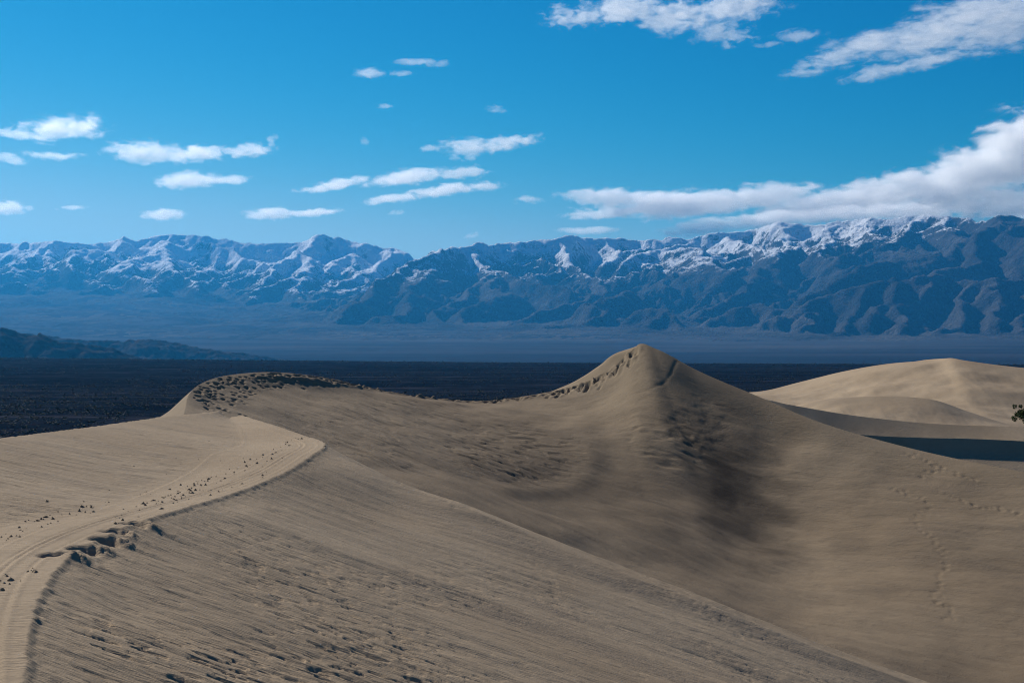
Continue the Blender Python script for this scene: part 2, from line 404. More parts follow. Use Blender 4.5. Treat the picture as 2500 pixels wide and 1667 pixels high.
core = np.maximum.reduce([union(LEFT[:1], 0.95, 0), union(RIGHT[:1], 0.95, 0), union(FRONT[:1], 1.3, 0), union(LEFT[1:], 0.85, 0) - 35, union(RIGHT[1:], 0.85, 0) - 35, union(FRONT[1:], 1.0, 0) - 35])
z = np.maximum.reduce([uL, uR, uF, zfan])
rel = np.clip((z - zfan) / 500, 0, 1)
z = z + rel * (120 * fbm(GX / 900, GY / 900, 5, 31, 0.6) + 60 * (ridged(GX / 420, GY / 420, 3, 33) - 1.3))
core = core - 12 + 22 * fbm(GX / 500, GY / 500, 3, 32)
def blur(a):
    p = np.pad(a, 1, mode='edge'); return (p[:-2, 1:-1] + p[2:, 1:-1] + p[1:-1, :-2] + p[1:-1, 2:] + 2 * a) / 6
core = blur(core)
ribx = GX * .985 - GY * .17 + 420 * fbm(GX / 1800, GY / 1800, 3, 36)
ribs = ridged(ribx / 1150, (GX * .17 + GY * .985) / 5200, 3, 37, .5) - 1.25
z = z + rel * 240 * ribs * (1 - np.exp(-np.clip(z - core, 0, 1e4) / 160))
# running water: flow paths on the grid, cutting by drainage area and slope
def erode(z, zfan, core, cell, iters, K, lapk, amax, lowcap=120.):
    nr, nc = z.shape; N = nr * nc; idx = np.arange(N).reshape(nr, nc)
    offs = [(-1, -1), (-1, 0), (-1, 1), (0, -1), (0, 1), (1, -1), (1, 0), (1, 1)]
    OI = np.array([o[0] for o in offs]); OJ = np.array([o[1] for o in offs])
    act = sstep(0, lowcap, z - zfan)
    for it in range(iters):
        zp = np.pad(z, 1, mode='edge')
        zp[0, :] -= 40; zp[:, 0] -= 5; zp[:, -1] -= 5
        S = np.full(z.shape, -1e9); k = np.zeros(z.shape, np.int8)
        for n_, (a, b) in enumerate(offs):
            d = (z - zp[1 + a:1 + a + nr, 1 + b:1 + b + nc]) * (1 / (cell * math.hypot(a, b)))
            m = d > S; S = np.where(m, d, S); k[m] = n_
        ri = np.clip(np.arange(nr)[:, None] + OI[k], 0, nr - 1); rj = np.clip(np.arange(nc)[None, :] + OJ[k], 0, nc - 1)
        rec = np.where(S > 0, ri * nc + rj, idx).ravel()
        Aacc = np.ones(N); ptr = rec.copy(); sink = rec == np.arange(N); live = ~sink
        for _ in range(8):
            Aacc = Aacc + np.bincount(ptr[live], weights=Aacc[live], minlength=N)
            nptr = ptr[ptr]; live = live & ~sink[ptr]; ptr = nptr
        S0 = np.maximum(S, 0)
        cut = K * np.sqrt(np.minimum(Aacc.reshape(nr, nc), amax)) * S0 * act
        z = z - np.minimum(cut, 0.45 * S0 * cell)
        z = np.where(S <= 0, z + 1.5, z)
        lap = (zp[:-2, 1:-1] + zp[2:, 1:-1] + zp[1:-1, :-2] + zp[1:-1, 2:]) / 4 - zp[1:-1, 1:-1]
        z = z + lapk * lap
        z = np.maximum(np.maximum(z, core), zfan - 15)
    return z
z = erode(z, zfan, core, CELL, 110, 1.9, 0.022, 400)
# finer grid with small gullies
def up2(a):
    r = np.empty((a.shape[0] * 2 - 1, a.shape[1])); r[::2] = a; r[1::2] = (a[:-1] + a[1:]) / 2
    q = np.empty((r.shape[0], r.shape[1] * 2 - 1)); q[:, ::2] = r; q[:, 1::2] = (r[:, :-1] + r[:, 1:]) / 2
    return q
core2 = up2(core); z = up2(z); own2 = np.repeat(np.repeat(own, 2, 0), 2, 1)[:z.shape[0], :z.shape[1]]
gx2 = np.arange(len(gx) * 2 - 1) * CELL / 2 + gx[0]; gy2 = np.arange(len(gy) * 2 - 1) * CELL / 2 + gy[0]
FY, FX = np.meshgrid(gy2, gx2, indexing='ij'); zf2 = fan_z(FX, FY)
rel = sstep(0, 110, z - zf2) * (1 - .45 * np.exp(-np.clip(z - core2, 0, 1e4) / 25))
z = z + rel * (28 * (ridged(FX / 230, FY / 230, 4, 41, .6) - 1.5) + 130 * (ridged((FX * .98 - FY * .2) / 310 + .45 * fbm(FX / 700, FY / 700, 2, 44), (FX * .2 + FY * .98) / 1200, 3, 45, .5) - 1.3) + 22 * fbm(FX / 75, FY / 75, 2, 43))
z = erode(z, zf2, core2 - 25, CELL / 2, 26, 1.5, 0.012, 120, 60.)
strata = np.sin(z / 34.0 + 0.8 * fbm(FX / 1200, FY / 1200, 2, 51)) * 7 * rel
z = z + strata + rel * (9 * (ridged(FX / 150, FY / 150, 3, 47, .6) - 1.45) + 24 * (ridged(FX / 135 + .5 * fbm(FX / 300, FY / 300, 2, 46), FY / 520, 2, 49, .5) - 1.2) + 8 * fbm(FX / 60, FY / 60, 2, 48))
U = FX / FY * FOC + W0 / 2
snowline = np.interp(U, [-400, 0, 250, 420, 560, 700, 900, 1020, 1200, 1500, 1700, 2000, 2250, 2450, 2700],
                     [780, 800, 800, 810, 760, 830, 980, 1120, 1200, 1150, 1250, 1480, 1700, 2060, 2300])
snow = np.minimum(z - snowline, (z - zf2 - 200) * 1.5)
keep = (z > zf2 - 12) & (np.abs(FX) < 0.47 * FY + 700)
names = [('mountain_range', 'snow-covered mountain range on the left under the scattered small clouds'),
         ('mountain_range', 'long brown-blue mountain range with thin snow along its crest, centre and right'),
         ('foothills', 'dark cliffed foothills at the base of the right-hand range')]
NR, NC = z.shape; ID = np.arange(NR * NC).reshape(NR, NC)
allq = grid_quads(NR, NC); kq = (keep[:-1, :-1] | keep[1:, 1:] | keep[:-1, 1:] | keep[1:, :-1]).ravel()
oq = own2[:-1, :-1].ravel()
co_all = np.stack([FX, FY, z], -1).reshape(-1, 3); sn_all = snow.ravel()
for g, (nm, lab) in enumerate(names):
    q = allq[kq & (oq == g)]
    used, inv = np.unique(q.ravel(), return_inverse=True)
    me = mesh_raw(nm, co_all[used], inv.reshape(-1, 4)); attr(me, 'snow', sn_all[used])
    me.materials.append(M_MTN)
    tag(link(bpy.data.objects.new(nm, me)), lab, kind='structure')

# dark hills on the left
def hill(name, label, crest, D, near, slope, seed, n=(160, 260)):
    us = [c[0] for c in crest]; vs_ = [c[1] for c in crest]
    u = np.linspace(us[0], us[-1], n[1]); v = herm(us, vs_, u)
    d = np.linspace(D - near, D + near * 1.2, n[0])
    zt = CAMZ + (HORIZ - v) / FOC * D; x = (u - W0 / 2) / FOC * D
    X, Y = np.meshgrid(x, d)
    Zc = np.broadcast_to(zt, X.shape)
    wob = 0.12 * near * fbm(X / (near * 0.6), Y / (near * 0.6), 3, seed)
    dist = np.abs(Y - D + wob)
    zz = Zc - slope * dist + sstep(0, near * .3, dist) * near * 0.10 * (ridged(X / (near * .45), Y / (near * .7), 4, seed + 3) - 1.45)
    zz = zz + near * 0.012 * fbm(X / (near * .06), Y / (near * .06), 3, seed + 5)
    floor = -58 - 8 * sstep(0, 1, (Y - 5000) / 3000)
    zz = np.maximum(zz, floor - 15)
    me = mesh_raw(name, np.stack([X, Y, zz], -1).reshape(-1, 3), grid_quads(*n)); me.materials.append(M_HILL)
    return tag(link(bpy.data.objects.new(name, me)), label, kind='structure')
hill('hill', 'dark blue hill at the left edge above the valley floor',
     [(-700, 760), (-300, 775), (-80, 792), (0, 801), (25, 804), (50, 815), (80, 818), (100, 815), (130, 827), (160, 836), (190, 837), (230, 843), (265, 848), (300, 860), (325, 868), (345, 876), (380, 890), (420, 905)], 6500, 650, 0.42, 61)
hill('hill', 'lower paler hill tapering behind the dark left hill',
     [(-300, 800), (40, 812), (110, 820), (160, 826), (200, 829), (250, 831), (300, 831), (360, 828), (410, 834), (460, 844), (520, 853), (580, 861), (640, 868), (680, 875), (740, 884), (800, 896)], 9000, 800, 0.30, 71)

# ------------------------------------------------------------------ foreground dune (height over x, y)
CREST = [(20, 2000, 11), (55, 1780, 14.5), (60, 1660, 17), (63, 1560, 19), (85, 1480, 21), (120, 1410, 23.5), (165, 1362, 26), (330, 1276, 31.5), (440, 1241, 35),
         (560, 1206, 40), (700, 1150, 47), (765, 1108, 53), (795, 1085, 58), (730, 1058, 66), (660, 1034, 74), (600, 1016, 80), (560, 1004, 85), (520, 1000, 92)]
cw = np.array([P(*c) for c in CREST])
cw = np.vstack([[cw[0, 0] + 0.8, 5.0, cw[0, 2]], cw])
def crest_x(y): return herm(cw[:, 1], cw[:, 0], np.ravel(y)).reshape(np.shape(y))
def crest_z(y): return herm(cw[:, 1], cw[:, 2], np.ravel(y)).reshape(np.shape(y))
RIMX = [-30, -7.7, -4, 3.8, 11.3, 16, 40]; RIMY = [58.3, 58, 56, 53.2, 52.6, 53.8, 58]
BASEQ = ([5, 30, 35, 38.7, 54, 78, 95], [-5.0, -3.2, -1.6, -2.0, -3.6, -1.2, -0.8])     # where the side slope starts, left of the crest
def fore_z(x, y, detail=True):
    cx = crest_x(y); q = x - cx; zc = crest_z(y)
    # left: level path, then a low side slope up to a second crest near x = -17
    bq = np.interp(y, *BASEQ); rim = np.interp(y, [5, 47, 56, 70, 80, 95], [-16.5, -16.9, -16.9, -17.2, -16.2, -15.8])
    rz = np.interp(y, [5, 30, 47, 56, 70, 80, 95], [P(0, 1068, 47)[2] + .3, P(0, 1068, 47)[2] + .15, P(0, 1066, 47)[2], P(200, 1042, 56)[2], P(395, 1015, 70)[2], P(552, 1001, 80)[2], P(552, 1001, 80)[2]])
    bx = cx + bq
    t = np.clip((bx - x) / np.maximum(bx - rim, 0.5), 0, 1)
    ts = t * t * (2 - t) * 0.45 + t * 0.55
    zl = zc - 0.03 * np.clip(-q, 0, 3) + (rz - zc + .05) * np.where(t < .06, t * t / .12, ts - .03) * 1.03
    zl = zl - 0.55 * np.maximum(rim - x, 0)
    # right: long flank at about 20 degrees
    qq = np.maximum(q, 0)
    zr = zc - 0.038 * sstep(0, 0.14, q) - 0.385 * qq + 0.0012 * np.clip(qq, 0, 14) ** 2
    zr = zr - 0.35 * np.exp(-((qq - 3.2) / 1.8) ** 2) * sstep(40, 52, y) * 0.6
    z = np.where(q > 0, zr, zl)
    ry = np.interp(x, RIMX, RIMY)
    over = np.maximum(y - ry, 0) * (q > -0.3)
    over = np.where(q > 0, np.minimum(over, np.maximum(over, 0)), 0)
    d = np.minimum(over, np.where(y > 58, np.maximum(q, 0) * 0.9 + 0.0, over))
    z = z - 0.5 * (np.sqrt(d * d + .16) - .4)
    z = z + np.where(q > .2, 0.25 * np.exp(-np.abs(y - ry + 3) / 2.2) * sstep(.2, 2.5, q), 0) * (y < ry + 6)
    return z
nr_, nc_ = 760, 860
ry_ = np.concatenate([np.geomspace(5, 12, 40)[:-1], np.geomspace(12, 62, 600), np.geomspace(62, 96, 121)[1:]]); nr_ = len(ry_)
ca = np.concatenate([np.linspace(-0.75, -0.40, 45)[:-1], np.linspace(-0.40, 0.40, 780), np.linspace(0.40, 0.75, 45)[1:]]); nc_ = len(ca)
Y, A = np.meshgrid(ry_, ca, indexing='ij'); X = A * Y
CXg = crest_x(ry_)[:, None]
rag = 0.045 * fbm(Y * 1.7, np.zeros_like(Y) + 3.3, 4, 77, 0.65) + 0.03 * fbm(X * 5, Y * 5, 2, 79)   # ragged lip
Z = fore_z(X + rag * np.exp(-((X - CXg) / .8) ** 2), Y)
Q = X - CXg
bqg = np.interp(Y, *BASEQ)
flank = sstep(0.15, 1.2, Q); side = sstep(bqg - .1, bqg - 1.2, Q)
path = (1 - flank) * (1 - side)
# wind-cut flutes running down the slope, little scarps, coarse-grain bands
ang = math.radians(-5); xr = X * math.cos(ang) - Y * math.sin(ang); yr = X * math.sin(ang) + Y * math.cos(ang)
patch = sstep(-0.15, 0.45, fbm(X * 0.16 + 7, Y * 0.13, 3, 81))
fl1 = fbm(xr * 0.32, yr * 2.3, 4, 82, 0.6)
sc1 = perlin(xr * 1.5 + 0.5 * perlin(xr * .9, yr * .9, 90), yr * 5.5, 83); sc2 = perlin(xr * 2.6, yr * 9.0, 84)
near_ = sstep(40, 16, Y)
zd = flank * (0.016 * fl1 - (0.026 + 0.045 * near_) * (0.3 + 0.7 * patch) * sstep(0.27, 0.37, sc1) - (0.014 + .014 * near_) * patch * sstep(0.28, 0.38, sc2))
zd = zd + side * (0.020 * fl1 - 0.03 * sstep(0.28, 0.42, sc1) * (0.3 + .7 * patch))
zd = zd + path * (0.006 * fbm(X * 1.1, Y * 1.1, 3, 85))
zd = zd + flank * 0.10 * fbm(xr * 0.05, yr * 0.22, 3, 86)
zd = zd + flank * near_ * 0.06 * fbm(xr * 0.5, yr * 1.5, 3, 87) * sstep(0.2, 2.0, Q)
# lip of the crest: broken edge with small blocks
lip = np.exp(-((Q - .12) / .16) ** 2)
zd = zd + lip * (0.016 * fbm(X * 3.5, Y * 3.1, 3, 88) + 0.004)
lip2 = np.exp(-((Q - .5) / .3) ** 2) * sstep(36, 20, Y)
zd = zd - lip2 * 0.03 * sstep(0.1, 0.35, perlin(X * 1.2, Y * 2.2, 89))
# parallel grooves along the path
for off, w, dep in ((-0.95, .05, .035), (-1.12, .04, .025), (-0.42, .05, .02), (-1.75, .05, .012)):
    o = off + 0.12 * perlin(Y * 0.12, Y * 0 + off, 91)
    zd = zd - dep * np.exp(-((Q - o) / w) ** 2) * path * (0.6 + 0.4 * perlin(Y * 0.8, Y * 0 + 5 * off, 92))
    zd = zd + dep * 0.6 * np.exp(-((Q - o - .11) / (w * 1.2)) ** 2) * path
Z = Z + zd
band = np.zeros_like(X); dark = np.zeros_like(X)
for (y0, k, w, q0) in ((50.0, -0.10, 1.1, 0.8), (45.0, -0.18, .8, 9.0), (37.0, 0.06, 1.3, 2.5), (31.0, 0.10, 1.0, 7.0), (41.0, -0.02, .6, 5.0)):
    yc = y0 + k * (Q - 4) + 0.6 * perlin(Q * 0.15, Q * 0 + y0, 95)
    band = np.maximum(band, np.exp(-((Y - yc) / w) ** 2) * sstep(q0, q0 + 5, Q) * (0.65 + 0.5 * fbm(X * .4, Y * .8, 3, 96)))
band = np.clip(band, 0, 1) * flank
band = np.maximum(band, 0.5 * side * sstep(.1, .6, fbm(X * .3, Y * .5, 3, 97)))

def bump_at(u, v, D, fn):
    pass
# five deep foot plunges: a pit cut into the lip and the heap thrown down the flank
PITS = [((133, 1352), (190, 1366)), ((203, 1335), (255, 1346)), ((255, 1315), (303, 1327)), ((283, 1293), (315, 1306)), ((325, 1275), (373, 1288))]
def ground_hit(u, v, y0=9.0, y1=95.0):
    d0 = P(u, v, 1.0) - np.array((0, 0, CAMZ))
    ys = np.geomspace(y0, y1, 3000); zs = CAMZ + d0[2] * ys; xs = d0[0] * ys
    h = fore_z(xs, ys); k = np.nonzero(zs <= h)[0]
    i = k[0] if len(k) else len(ys) - 1
    return np.array((xs[i], ys[i], h[i]))
for (a, b) in PITS:
    p = ground_hit(*a); m = ground_hit(*b)
    dx, dy = X - p[0], Y - p[1]
    e = (dx / 0.27) ** 2 + (dy / 0.30) ** 2
    Z = Z - 0.20 * np.exp(-e ** 2)
    dx, dy = X - m[0], Y - m[1]; r = (dx + .25 * dy); t_ = dy
    e = (r / 0.27) ** 2 + (t_ / 0.33) ** 2
    rough = np.maximum(1 + 0.55 * fbm(X * 6, Y * 5.0, 3, 99, .6), .2)
    Z = Z + 0.10 * np.exp(-e * 1.3) * rough
    tail = np.exp(-((dx - .45) / .4) ** 2 - (dy / .22) ** 2)
    Z = Z + 0.03 * tail * rough
me = mesh_raw('foreground_dune', np.stack([X, Y, Z], -1).reshape(-1, 3), grid_quads(nr_, nc_))
attr(me, 'band', band); attr(me, 'dark', dark)
me.materials.append(M_NEAR)
fore = tag(link(bpy.data.objects.new('foreground_dune', me)), 'wind-rippled sand dune in the foreground with a path along its crest', kind='structure')

# clods of sand kicked up along the path, each one a small piece lying on the dune
def clod_mesh(seed):
    r = random.Random(seed); vs_, fs = [], []
    n = 6
    for ring, (zr, rr) in enumerate(((-0.25, 1.0), (0.25, 0.75), (0.7, 0.38))):
        for k in range(n):
            a = 2 * math.pi * k / n + r.uniform(-.3, .3) + ring * .4; q = rr * r.uniform(.55, 1.2)
            vs_.append((math.cos(a) * q * 1.2, math.sin(a) * q, zr + r.uniform(-.1, .12)))
    vs_.append((r.uniform(-.2, .2), r.uniform(-.2, .2), 1.0 + r.uniform(0, .35)))
    for ring in range(2):
        for k in range(n):
            a, b = ring * n + k, ring * n + (k + 1) % n
            fs.append((a, b, b + n, a + n))
    for k in range(n): fs.append((2 * n + k, 2 * n + (k + 1) % n, 3 * n))
    m = bpy.data.meshes.new('sand_clod'); m.from_pydata(vs_, [], fs); m.materials.append(M_NEAR); return m
clods = [clod_mesh(k) for k in range(5)]
for m in clods:
    for nm_ in ('band', 'dark'): attr(m, nm_, np.full(len(m.vertices), 0.35 if nm_ == 'band' else 0.15))
rnd = random.Random(12)
LINES = [([(265, 1268), (330, 1245), (480, 1190), (600, 1145), (700, 1088), (735, 1062)], 105, 9, 1.0),
         ([(350, 1245), (450, 1215), (560, 1190), (650, 1160), (670, 1150)], 30, 6, 0.7),
         ([(0, 1318), (60, 1285), (130, 1262), (200, 1245), (270, 1222)], 50, 11, 1.0),
         ([(0, 1440), (30, 1410), (60, 1395), (90, 1390)], 12, 14, 1.3),
         ([(775, 1072), (792, 1078), (795, 1092), (790, 1098)], 14, 3, 0.8),
         ([(545, 1000), (590, 1008), (640, 1022), (665, 1030)], 26, 4, 1.0),
         ([(100, 1260), (300, 1180), (560, 1110), (700, 1075)], 22, 26, 0.7)]
for pts, n, spread, size in LINES:
    seg = np.array(pts, float); L = np.concatenate([[0], np.cumsum(np.hypot(*np.diff(seg, axis=0).T))])
    for k in range(n):
        s_ = rnd.uniform(0, L[-1]); u = np.interp(s_, L, seg[:, 0]) + rnd.gauss(0, spread * .4); v = np.interp(s_, L, seg[:, 1]) + rnd.gauss(0, spread)
        p = ground_hit(u, v)
        if p[1] > 94: continue
        o = link(bpy.data.objects.new('sand_clod', rnd.choice(clods)), fore)
        r = size * rnd.choice((.012, .015, .018, .022, .035)) * (1 + p[1] / 120)
        o.location = (p[0], p[1], p[2] + .2 * r); o.scale = (r * rnd.uniform(.8, 1.5), r, r * rnd.uniform(.6, 1.1)); o.rotation_euler = (rnd.uniform(-.2, .2), rnd.uniform(-.2, .2), rnd.uniform(0, 6.3))

# ------------------------------------------------------------------ lofted dunes
def loft(rows, nst, nrow, roww=None):
    """rows: (R, S, 3) control points -> (sum nrow, nst, 3) grid; stations spaced by the mean chord"""
    R = np.asarray(rows, float)
    ch = np.concatenate([[0], np.cumsum(np.linalg.norm(np.diff(R[0, :, :2], axis=0), axis=1))])
    q = np.linspace(0, ch[-1], nst)
    dense = np.stack([herm(ch, r, q) for r in R])                       # (R, nst, 3)
    tt = np.arange(len(R)) if roww is None else np.asarray(roww, float)
    tq = np.concatenate([np.linspace(tt[i], tt[i + 1], n, endpoint=False) for i, n in enumerate(nrow)] + [[tt[-1]]])
    flat = dense.reshape(len(R), -1)
    return herm(tt, flat, tq).reshape(len(tq), nst, 3), q, ch, tq
# main dune: stations along the crest (pixel, pixel, metres), then foot of the near face
ST = [  # crest u, v, D        foot u, v, D         sag  far-side lift
    ((446, 1020, 74), (600, 1075, 68), 0.0, (395, 1030, 74)),
    ((452, 1000, 78), (660, 1100, 67), 0.2, (392, 1018, 79)),
    ((462, 962, 82), (740, 1130, 65), 0.4, (402, 1010, 84)),
    ((500, 932, 87), (830, 1170, 63), 0.6, (440, 985, 90)),
    ((565, 915, 92), (930, 1200, 61), 0.7, (505, 955, 97)),
    ((680, 909, 97), (1040, 1250, 60), 0.8, None),
    ((790, 921, 100), (1140, 1290, 59), 0.7, None),
    ((950, 955, 103), (1260, 1350, 58), 0.7, None),
    ((1060, 972, 105), (1350, 1390, 57), 0.8, None),
    ((1180, 978, 106), (1450, 1430, 57), 0.9, None),
    ((1300, 964, 105), (1560, 1470, 57), 1.1, None),
    ((1400, 942, 104), (1660, 1510, 57), 1.4, None),
    ((1455, 921, 102.5), (1730, 1540, 57), 1.8, None),
    ((1505, 889, 101.5), (1800, 1565, 57), 2.1, None),
    ((1540, 858, 100.5), (1860, 1590, 57), 2.3, None),
    ((1562, 841, 100), (1920, 1610, 57), 2.4, None),
    ((1600, 851, 99), (2000, 1635, 57), 2.4, None),
    ((1700, 903, 97), (2130, 1670, 57), 2.2, None),
    ((1850, 967, 94), (2300, 1700, 57), 1.9, None),
    ((2000, 1030, 90), (2450, 1720, 56.5), 1.5, None),
    ((2200, 1088, 86), (2650, 1740, 55), 1.1, None),
    ((2500, 1152, 80), (2950, 1760, 53), 0.8, None),
    ((2850, 1215, 75), (3350, 1800, 50), 0.6, None),
]
C = np.array([P(*s[0]) for s in ST]); B = np.array([P(*s[1]) for s in ST]); sag = np.array([s[2] for s in ST])
B[:, 2] -= np.interp(np.arange(len(ST)), [0, 5, 9, 15, 22], [0.8, 2.0, 3.2, 3.6, 2.6]); sag = sag * np.interp(np.arange(len(ST)), [0, 11, 14, 18, 20], [.55, .55, .15, .15, .5])
fr = [0, 0.12, 0.3, 0.52, 0.76, 1.0]; shape = [0, 0.55, 0.95, 1.0, 0.6, 0.0]
zs = np.polyval(np.polyfit(C[:, 0], C[:, 2], 2), C[:, 0]); anom = np.where(np.arange(len(ST)) > 5, C[:, 2] - zs, 0)
rows = [C + (B - C) * f - np.stack([0 * sag, 0 * sag, sag * s_ + anom * ((1 - f) - (1 - f) ** 2.6)], -1) for f, s_ in zip(fr, shape)]
for k_, n_ in ((1, 1), (2, 4), (3, 6), (4, 8), (5, 8)):
    for _ in range(n_): rows[k_][1:-1] = .25 * rows[k_][:-2] + .5 * rows[k_][1:-1] + .25 * rows[k_][2:]
NS = 760
Gn, q, ch, tq = loft(rows, NS, [110, 90, 90, 80, 60], roww=fr)
# far (windward) side
Fdir = np.zeros_like(C); lift = np.zeros(len(C)); slope = np.full(len(C), 0.20)
for i, s in enumerate(ST):
    if s[3]:
        d = P(*s[3]) - C[i]; Fdir[i] = d / np.linalg.norm(d[:2])
    else: Fdir[i] = (-0.25, 1, 0)
    if not s[3]: Fdir[i, 2] = -0.16
w1 = np.array([2.0] * len(C)); up = np.zeros(len(C))
for i, dz in ((11, .15), (12, .30), (13, .34), (14, .20), (15, 0.0)): up[i] = dz
far1 = C + Fdir * 1.6 + np.stack([0 * up - .3 * (up > 0), 0 * up, up - (up == 0) * 0.02], -1)
far1[:5] = C[:5] + Fdir[:5] * 1.2
farR = [C, far1, C + Fdir * 6.0 - [0, 0, .5], C + Fdir * 16 - [0, 0, 4.0], C + Fdir * 40 - [0, 0, 16]]
for k in range(1, 5): farR[k] = np.asarray(farR[k])
Gf, _, _, tqf = loft(farR, NS, [24, 16, 12, 10], roww=[0, 1.6, 6, 16, 40])
X, Y, Z = Gn[..., 0].copy(), Gn[..., 1].copy(), Gn[..., 2].copy()
Sg = np.broadcast_to(q[None, :] / q[-1], X.shape); Fg = np.broadcast_to(tq[:, None], X.shape)
SD = np.hypot(X - X[:1], Y - Y[:1])                                       # metres from the crest
PU, PV = PJ(X, Y, Z)
def on(u, v):
    d = (PU - u) ** 2 + (PV - v) ** 2; k = np.argmin(d); return X.flat[k], Y.flat[k], Z.flat[k]
def polydist(pts):
    w = np.array([on(*p)[:2] for p in pts]); best = np.full(X.shape, 1e9); side_ = np.zeros(X.shape); tt_ = np.zeros(X.shape)
    for i, (a, b) in enumerate(zip(w[:-1], w[1:])):
        dx, dy = b - a; L2 = dx * dx + dy * dy + 1e-9
        t = np.clip(((X - a[0]) * dx + (Y - a[1]) * dy) / L2, 0, 1)
        ex, ey = X - a[0] - t * dx, Y - a[1] - t * dy; d = np.hypot(ex, ey)
        m = d < best; best[m] = d[m]; side_[m] = (dx * ey - dy * ex)[m]; tt_[m] = (i + t[m]) / (len(w) - 1)
    return best, np.sign(side_), tt_
ease = sstep(0.0, 3.0, SD)
xr0 = X * math.cos(.66) - Y * math.sin(.66); yr0 = X * math.sin(.66) + Y * math.cos(.66)
# wide hollow right of the peak
def dent(u, v, rx, ry, rot, dep, power=1.0):
    global Z
    x0, y0, _ = on(u, v); a = math.radians(rot); dx, dy = X - x0, Y - y0
    e = ((dx * math.cos(a) + dy * math.sin(a)) / rx) ** 2 + ((-dx * math.sin(a) + dy * math.cos(a)) / ry) ** 2
    Z = Z - ease * dep * np.exp(-e ** power)
dent(1830, 1190, 6.5, 11, 20, 1.5)
dent(1740, 1110, 5, 9, 25, 0.7)
dent(2000, 1330, 9, 9, 0, 0.35)
# hollow below the saddle, closed by a low rib
d, sd_, t_ = polydist([(1180, 1050), (1300, 1090), (1400, 1130), (1380, 1165)])
Z -= ease * 0.5 * np.exp(-(d / 5) ** 2)
d, sd_, t_ = polydist([(1410, 990), (1445, 1060), (1440, 1120), (1400, 1160), (1330, 1175), (1250, 1185)])
Z += ease * 0.14 * np.exp(-(d / 1.0) ** 2)
# shallow hollows and swells over the bowl
Z += ease * (0.30 * fbm(X * .09, Y * .09, 3, 111) + 0.05 * fbm(xr0 * .12, yr0 * .5, 3, 112))
# cornice above the hump: rounded brow with a small slip face below it
hm = sstep(560, 700, PU) * sstep(900, 780, PU)
Z -= hm * 0.14 * sstep(0.9, 1.6, SD) * sstep(8, 2, SD)
# slab crack near the peak
d, sd_, t_ = polydist([(1652, 882), (1640, 900), (1620, 917), (1590, 928), (1562, 938)])
Z -= 0.035 * np.exp(-(d / .12) ** 2)
# flutes
ang = math.radians(38); xr = X * math.cos(ang) - Y * math.sin(ang); yr = X * math.sin(ang) + Y * math.cos(ang)
ripz = sstep(70, 30, np.hypot((PU - 1270) / 3.2, (PV - 1100) / 1.25)) + 0.9 * sstep(45, 15, np.hypot((PU - 1640) / 3.2, (PV - 1030) / 1.6)) + 0.35 * sstep(120, 60, np.hypot((PU - 950) / 3, PV - 1060)) + .2
sc1 = perlin(xr * 0.55, yr * 1.9, 121); sc2 = perlin(xr * 1.0 + .3 * perlin(X, Y, 7), yr * 2.6, 122)
Z += ease * ripz * (0.03 * fbm(xr * .35, yr * 1.6, 3, 123) - 0.07 * sstep(.15, .38, sc1) - 0.05 * sstep(.2, .4, sc2))
rug = sstep(60, 20, np.hypot((PU - 1690) / 2.2, (PV - 1000) / 1.2))
Z += ease * rug * 0.035 * fbm(X * .9, Y * 1.1, 4, 124, .6)
# trampled crest
rr = np.random.default_rng(8)
def pits(ss, dd, rad, dep, elong=1.0):
    """foot holes at station ss (0..1), dd metres down from the crest"""
    for s_, d_, r_, h_ in zip(ss, dd, rad, dep):
        j = int(np.clip(s_ * (NS - 1), 0, NS - 1)); i = int(np.searchsorted(SD[:, j], d_)); i = min(i, SD.shape[0] - 2)
        x0, y0 = X[i, j], Y[i, j]
        j0, j1 = max(0, j - 14), min(NS, j + 15); i0, i1 = max(0, i - 45), min(SD.shape[0], i + 46)
        dx = X[i0:i1, j0:j1] - x0; dy = Y[i0:i1, j0:j1] - y0
        e = (dx / (r_ * elong)) ** 2 + (dy / (r_ * 1.5)) ** 2
        Z[i0:i1, j0:j1] -= h_ * np.exp(-e * e)
        e2 = ((dx - .25) / (r_ * 1.3)) ** 2 + ((dy + .75 * r_ * 1.9) / (r_ * 1.6)) ** 2
        Z[i0:i1, j0:j1] += 0.30 * h_ * np.exp(-e2)
def su(u):                                                                # station of a crest pixel
    return float(np.interp(u, [s[0][0] for s in ST], ch / ch[-1]))
n = 210
ss = rr.uniform(su(462), su(840), n)
pits(ss, np.abs(rr.normal(0, 1, n)) * np.interp(ss, [su(462), su(560), su(700), su(840)], [2.6, 2.8, .8, .3]) + .15, rr.uniform(.09, .17, n), rr.uniform(.05, .12, n))
n = 150
ss = rr.uniform(su(840), su(1330), n); pits(ss, np.abs(rr.normal(0, .35, n)) + .05, rr.uniform(.10, .19, n), rr.uniform(.11, .21, n))
n = 190
ss = rr.uniform(su(1330), su(1555), n); pits(ss, np.abs(rr.normal(0, .55, n)) + .05, rr.uniform(.08, .16, n), rr.uniform(.08, .17, n))
